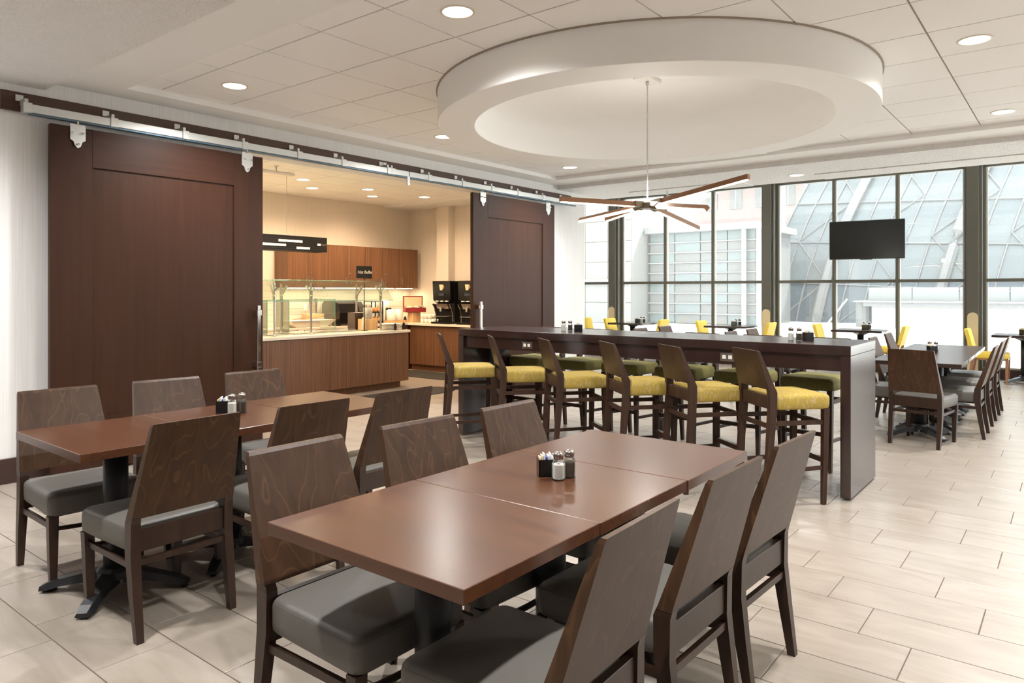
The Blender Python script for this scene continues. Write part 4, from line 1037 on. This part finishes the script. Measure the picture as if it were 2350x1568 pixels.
# floor mats
for cx_, cy_, hx_, hy_, lab in ((6.55, 7.36, 1.18, .32, 'dark rounded floor mat along the front of the buffet island'), (8.72, 8.75, .36, .85, 'dark rounded floor mat before the coffee counter')):
    pts = rrect(hx_, hy_, min(hx_, hy_) * .85, 8)
    tag(MB().loft([[(x, y, 0.0005) for x, y in pts], [(x, y, .008) for x, y in pts], [(x * .985, y * .97, .012) for x, y in pts]]).build('floor_mat', 'mat', loc=(cx_, cy_, 0)), lab, 'mat')

# ================================================================== OUTDOORS
GZ = 0.15
terr = MB().box(XW + 0.3, -40, GZ - 0.6, 90, 70, GZ).build('terrace_ground', 'terrace'); struct(terr)
t = thing('concrete_building', 'cream concrete panel building seen past the white wall end', 'building', (25.0, 18.0, GZ))
MB().box(0.06, -4.2, 0, 6, 12, 12).build('wall', 'concrete_grey', t)
pm = MB().box(0, -.52, -.40, .08, .52, .40, .012).mesh('panel'); pm.materials.append(M['concrete'])
pg = MB().box(0, -.52, -.40, .08, .52, .40, .012).mesh('panel'); pg.materials.append(M['concrete_grey'])
for i in range(9):
    for j in range(9):
        obj('panel', pg if j < 2 else pm, t, (0, -3.66 + 1.06 * i, .42 + .82 * j))
MB().box(-.12, -4.2, 1.62, .05, 6, 1.78).build('ledge', 'concrete_grey', t)
t = thing('glazed_pavilion', 'low pale glazed pavilion with white horizontal bands', 'building', (26.3, 12.3, GZ))
MB().box(0.1, -3.0, 0, 4, 1.4, 3.6).build('body', 'facadegrey', t)
for j in range(9):
    for i in range(4):
        MB().box(0.02, -2.95 + 1.08 * i, .03 + .4 * j, .12, -2.95 + 1.08 * i + 1.04, .03 + .4 * j + .36, .006).build('glass_panel', 'facadeglass' if j > 7 or (i + j) % 3 == 0 else 'facadegrey', t)
    MB().box(-.05, -3.05, .39 + .4 * j, .1, 1.4, .43 + .4 * j).build('band', 'facadewhite', t)
MB().box(-.3, -3.2, 3.6, 4.2, 1.45, 3.85).build('cornice', 'facadewhite', t)
for y in (-3.15, -2.6): MB().lathe([(.09, 0), (.09, 3.6)], 12, -.18, y).build('column', 'facadewhite', t)
t = thing('pink_building', 'pale pink multi-storey building with rows of windows behind the pavilion', 'building', (52.0, 23.0, GZ))
MB().box(0, -8, 0, 10, 8, 24).build('wall', 'pink', t)
for j in range(8):
    for i in range(8):
        y = -6.9 + 1.9 * i
        wv = MB().box(-.06, y - .45, 1.6 + 2.9 * j, .05, y + .45, 3.2 + 2.9 * j).build('window', 'facadegrey', t)
        MB().box(-.08, y - .04, 1.6 + 2.9 * j, -.055, y + .04, 3.2 + 2.9 * j).build('window_bar', 'facadewhite', wv)
t = thing('sloped_canopy', 'white sloped roof canopy between pavilion and glass hall', 'roof', (42.5, 17, GZ))
MB().bar((1.5, 4.5, 7.0), (-1.5, -4.5, 9.4), 1.6, 0.8).build('roof', 'facadewhite', t)
for x, y, z in ((1.2, 3.8, 7.0), (-1.2, -3.8, 9.0)): MB().lathe([(.25, 0), (.25, z)], 12, x, y).build('post', 'facadewhite', t)
t = thing('glass_hall', 'large curved glass hall with steel ribs filling the windows', 'building', (31.0, 11.0, GZ))
NS, NQ, DS, DQ = 24, 11, 0.84, 0.86
def hall(i, q):
    z = q * DQ
    return (0.05 * (i - 8) ** 2 * 0.10 + 0.06 * z * z, -DS * i - 0.17 * z - 0.012 * z * z, z)
for j in range(NQ):
    for i in range(NS):
        q = (hall(i, j), hall(i + 1, j), hall(i + 1, j + 1), hall(i, j + 1))
        cen = [sum(p[k] for p in q) / 4 for k in range(3)]
        v = [tuple(p[k] - cen[k] for k in range(3)) for p in q]
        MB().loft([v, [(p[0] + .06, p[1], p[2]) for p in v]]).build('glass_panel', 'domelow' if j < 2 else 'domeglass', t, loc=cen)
for i in range(0, NS + 1):
    pts = [hall(i, k * NQ / 16) for k in range(17)]; big = i % 5 == 3
    MB().tube([(p[0] - (.16 if big else .03), p[1], p[2]) for p in pts], .20 if big else .035, 6).build('rib', 'domerib', t)
for j in range(2, NQ, 2):
    MB().tube([(lambda p: (p[0] - .05, p[1], p[2]))(hall(k, j - .05 * k)) for k in range(NS + 1)], .03, 5).build('cross_tube', 'domerib', t)
for i in range(1, NS - 2, 3):
    for j in range(0, NQ - 3, 4):
        a, b, c = hall(i, j), hall(i + 2, j + 2), hall(i, j + 4)
        for p, q in ((a, b), (b, c)):
            MB().tube([(p[0] - .08, p[1], p[2]), (q[0] - .08, q[1], q[2])], .024, 5).build('brace', 'domerib', t)
t = thing('terrace_wall', 'long white terrace wall with grey cap and pale balustrade outside', 'wall', (28.0, -4.0, GZ))
MB().box(0, -14, 0, 1.2, 9.75, .75).build('wall', 'wallwhite', t)
MB().box(-.2, -14, .75, 1.2, 10.0, .90).build('cap', 'capgrey', t)
MB().box(-.35, -14, .90, 1.3, 10.3, .94).build('cap_edge', 'facadewhite', t)
for i in range(12): MB().box(0.1, 9.9 - 1.4 * (i + 1) + .02, .94, .16, 9.9 - 1.4 * i - .02, 1.42).build('balustrade_panel', 'greenglass', t)
MB().tube([(0.1, 10.6, 1.0), (0.1, 11.3, 0.05)], .04, 6).build('strut', 'facadewhite', t)
MB().lathe([(.25, 0), (.25, .9)], 12, .3, 10.1).build('post', 'facadegrey', t)
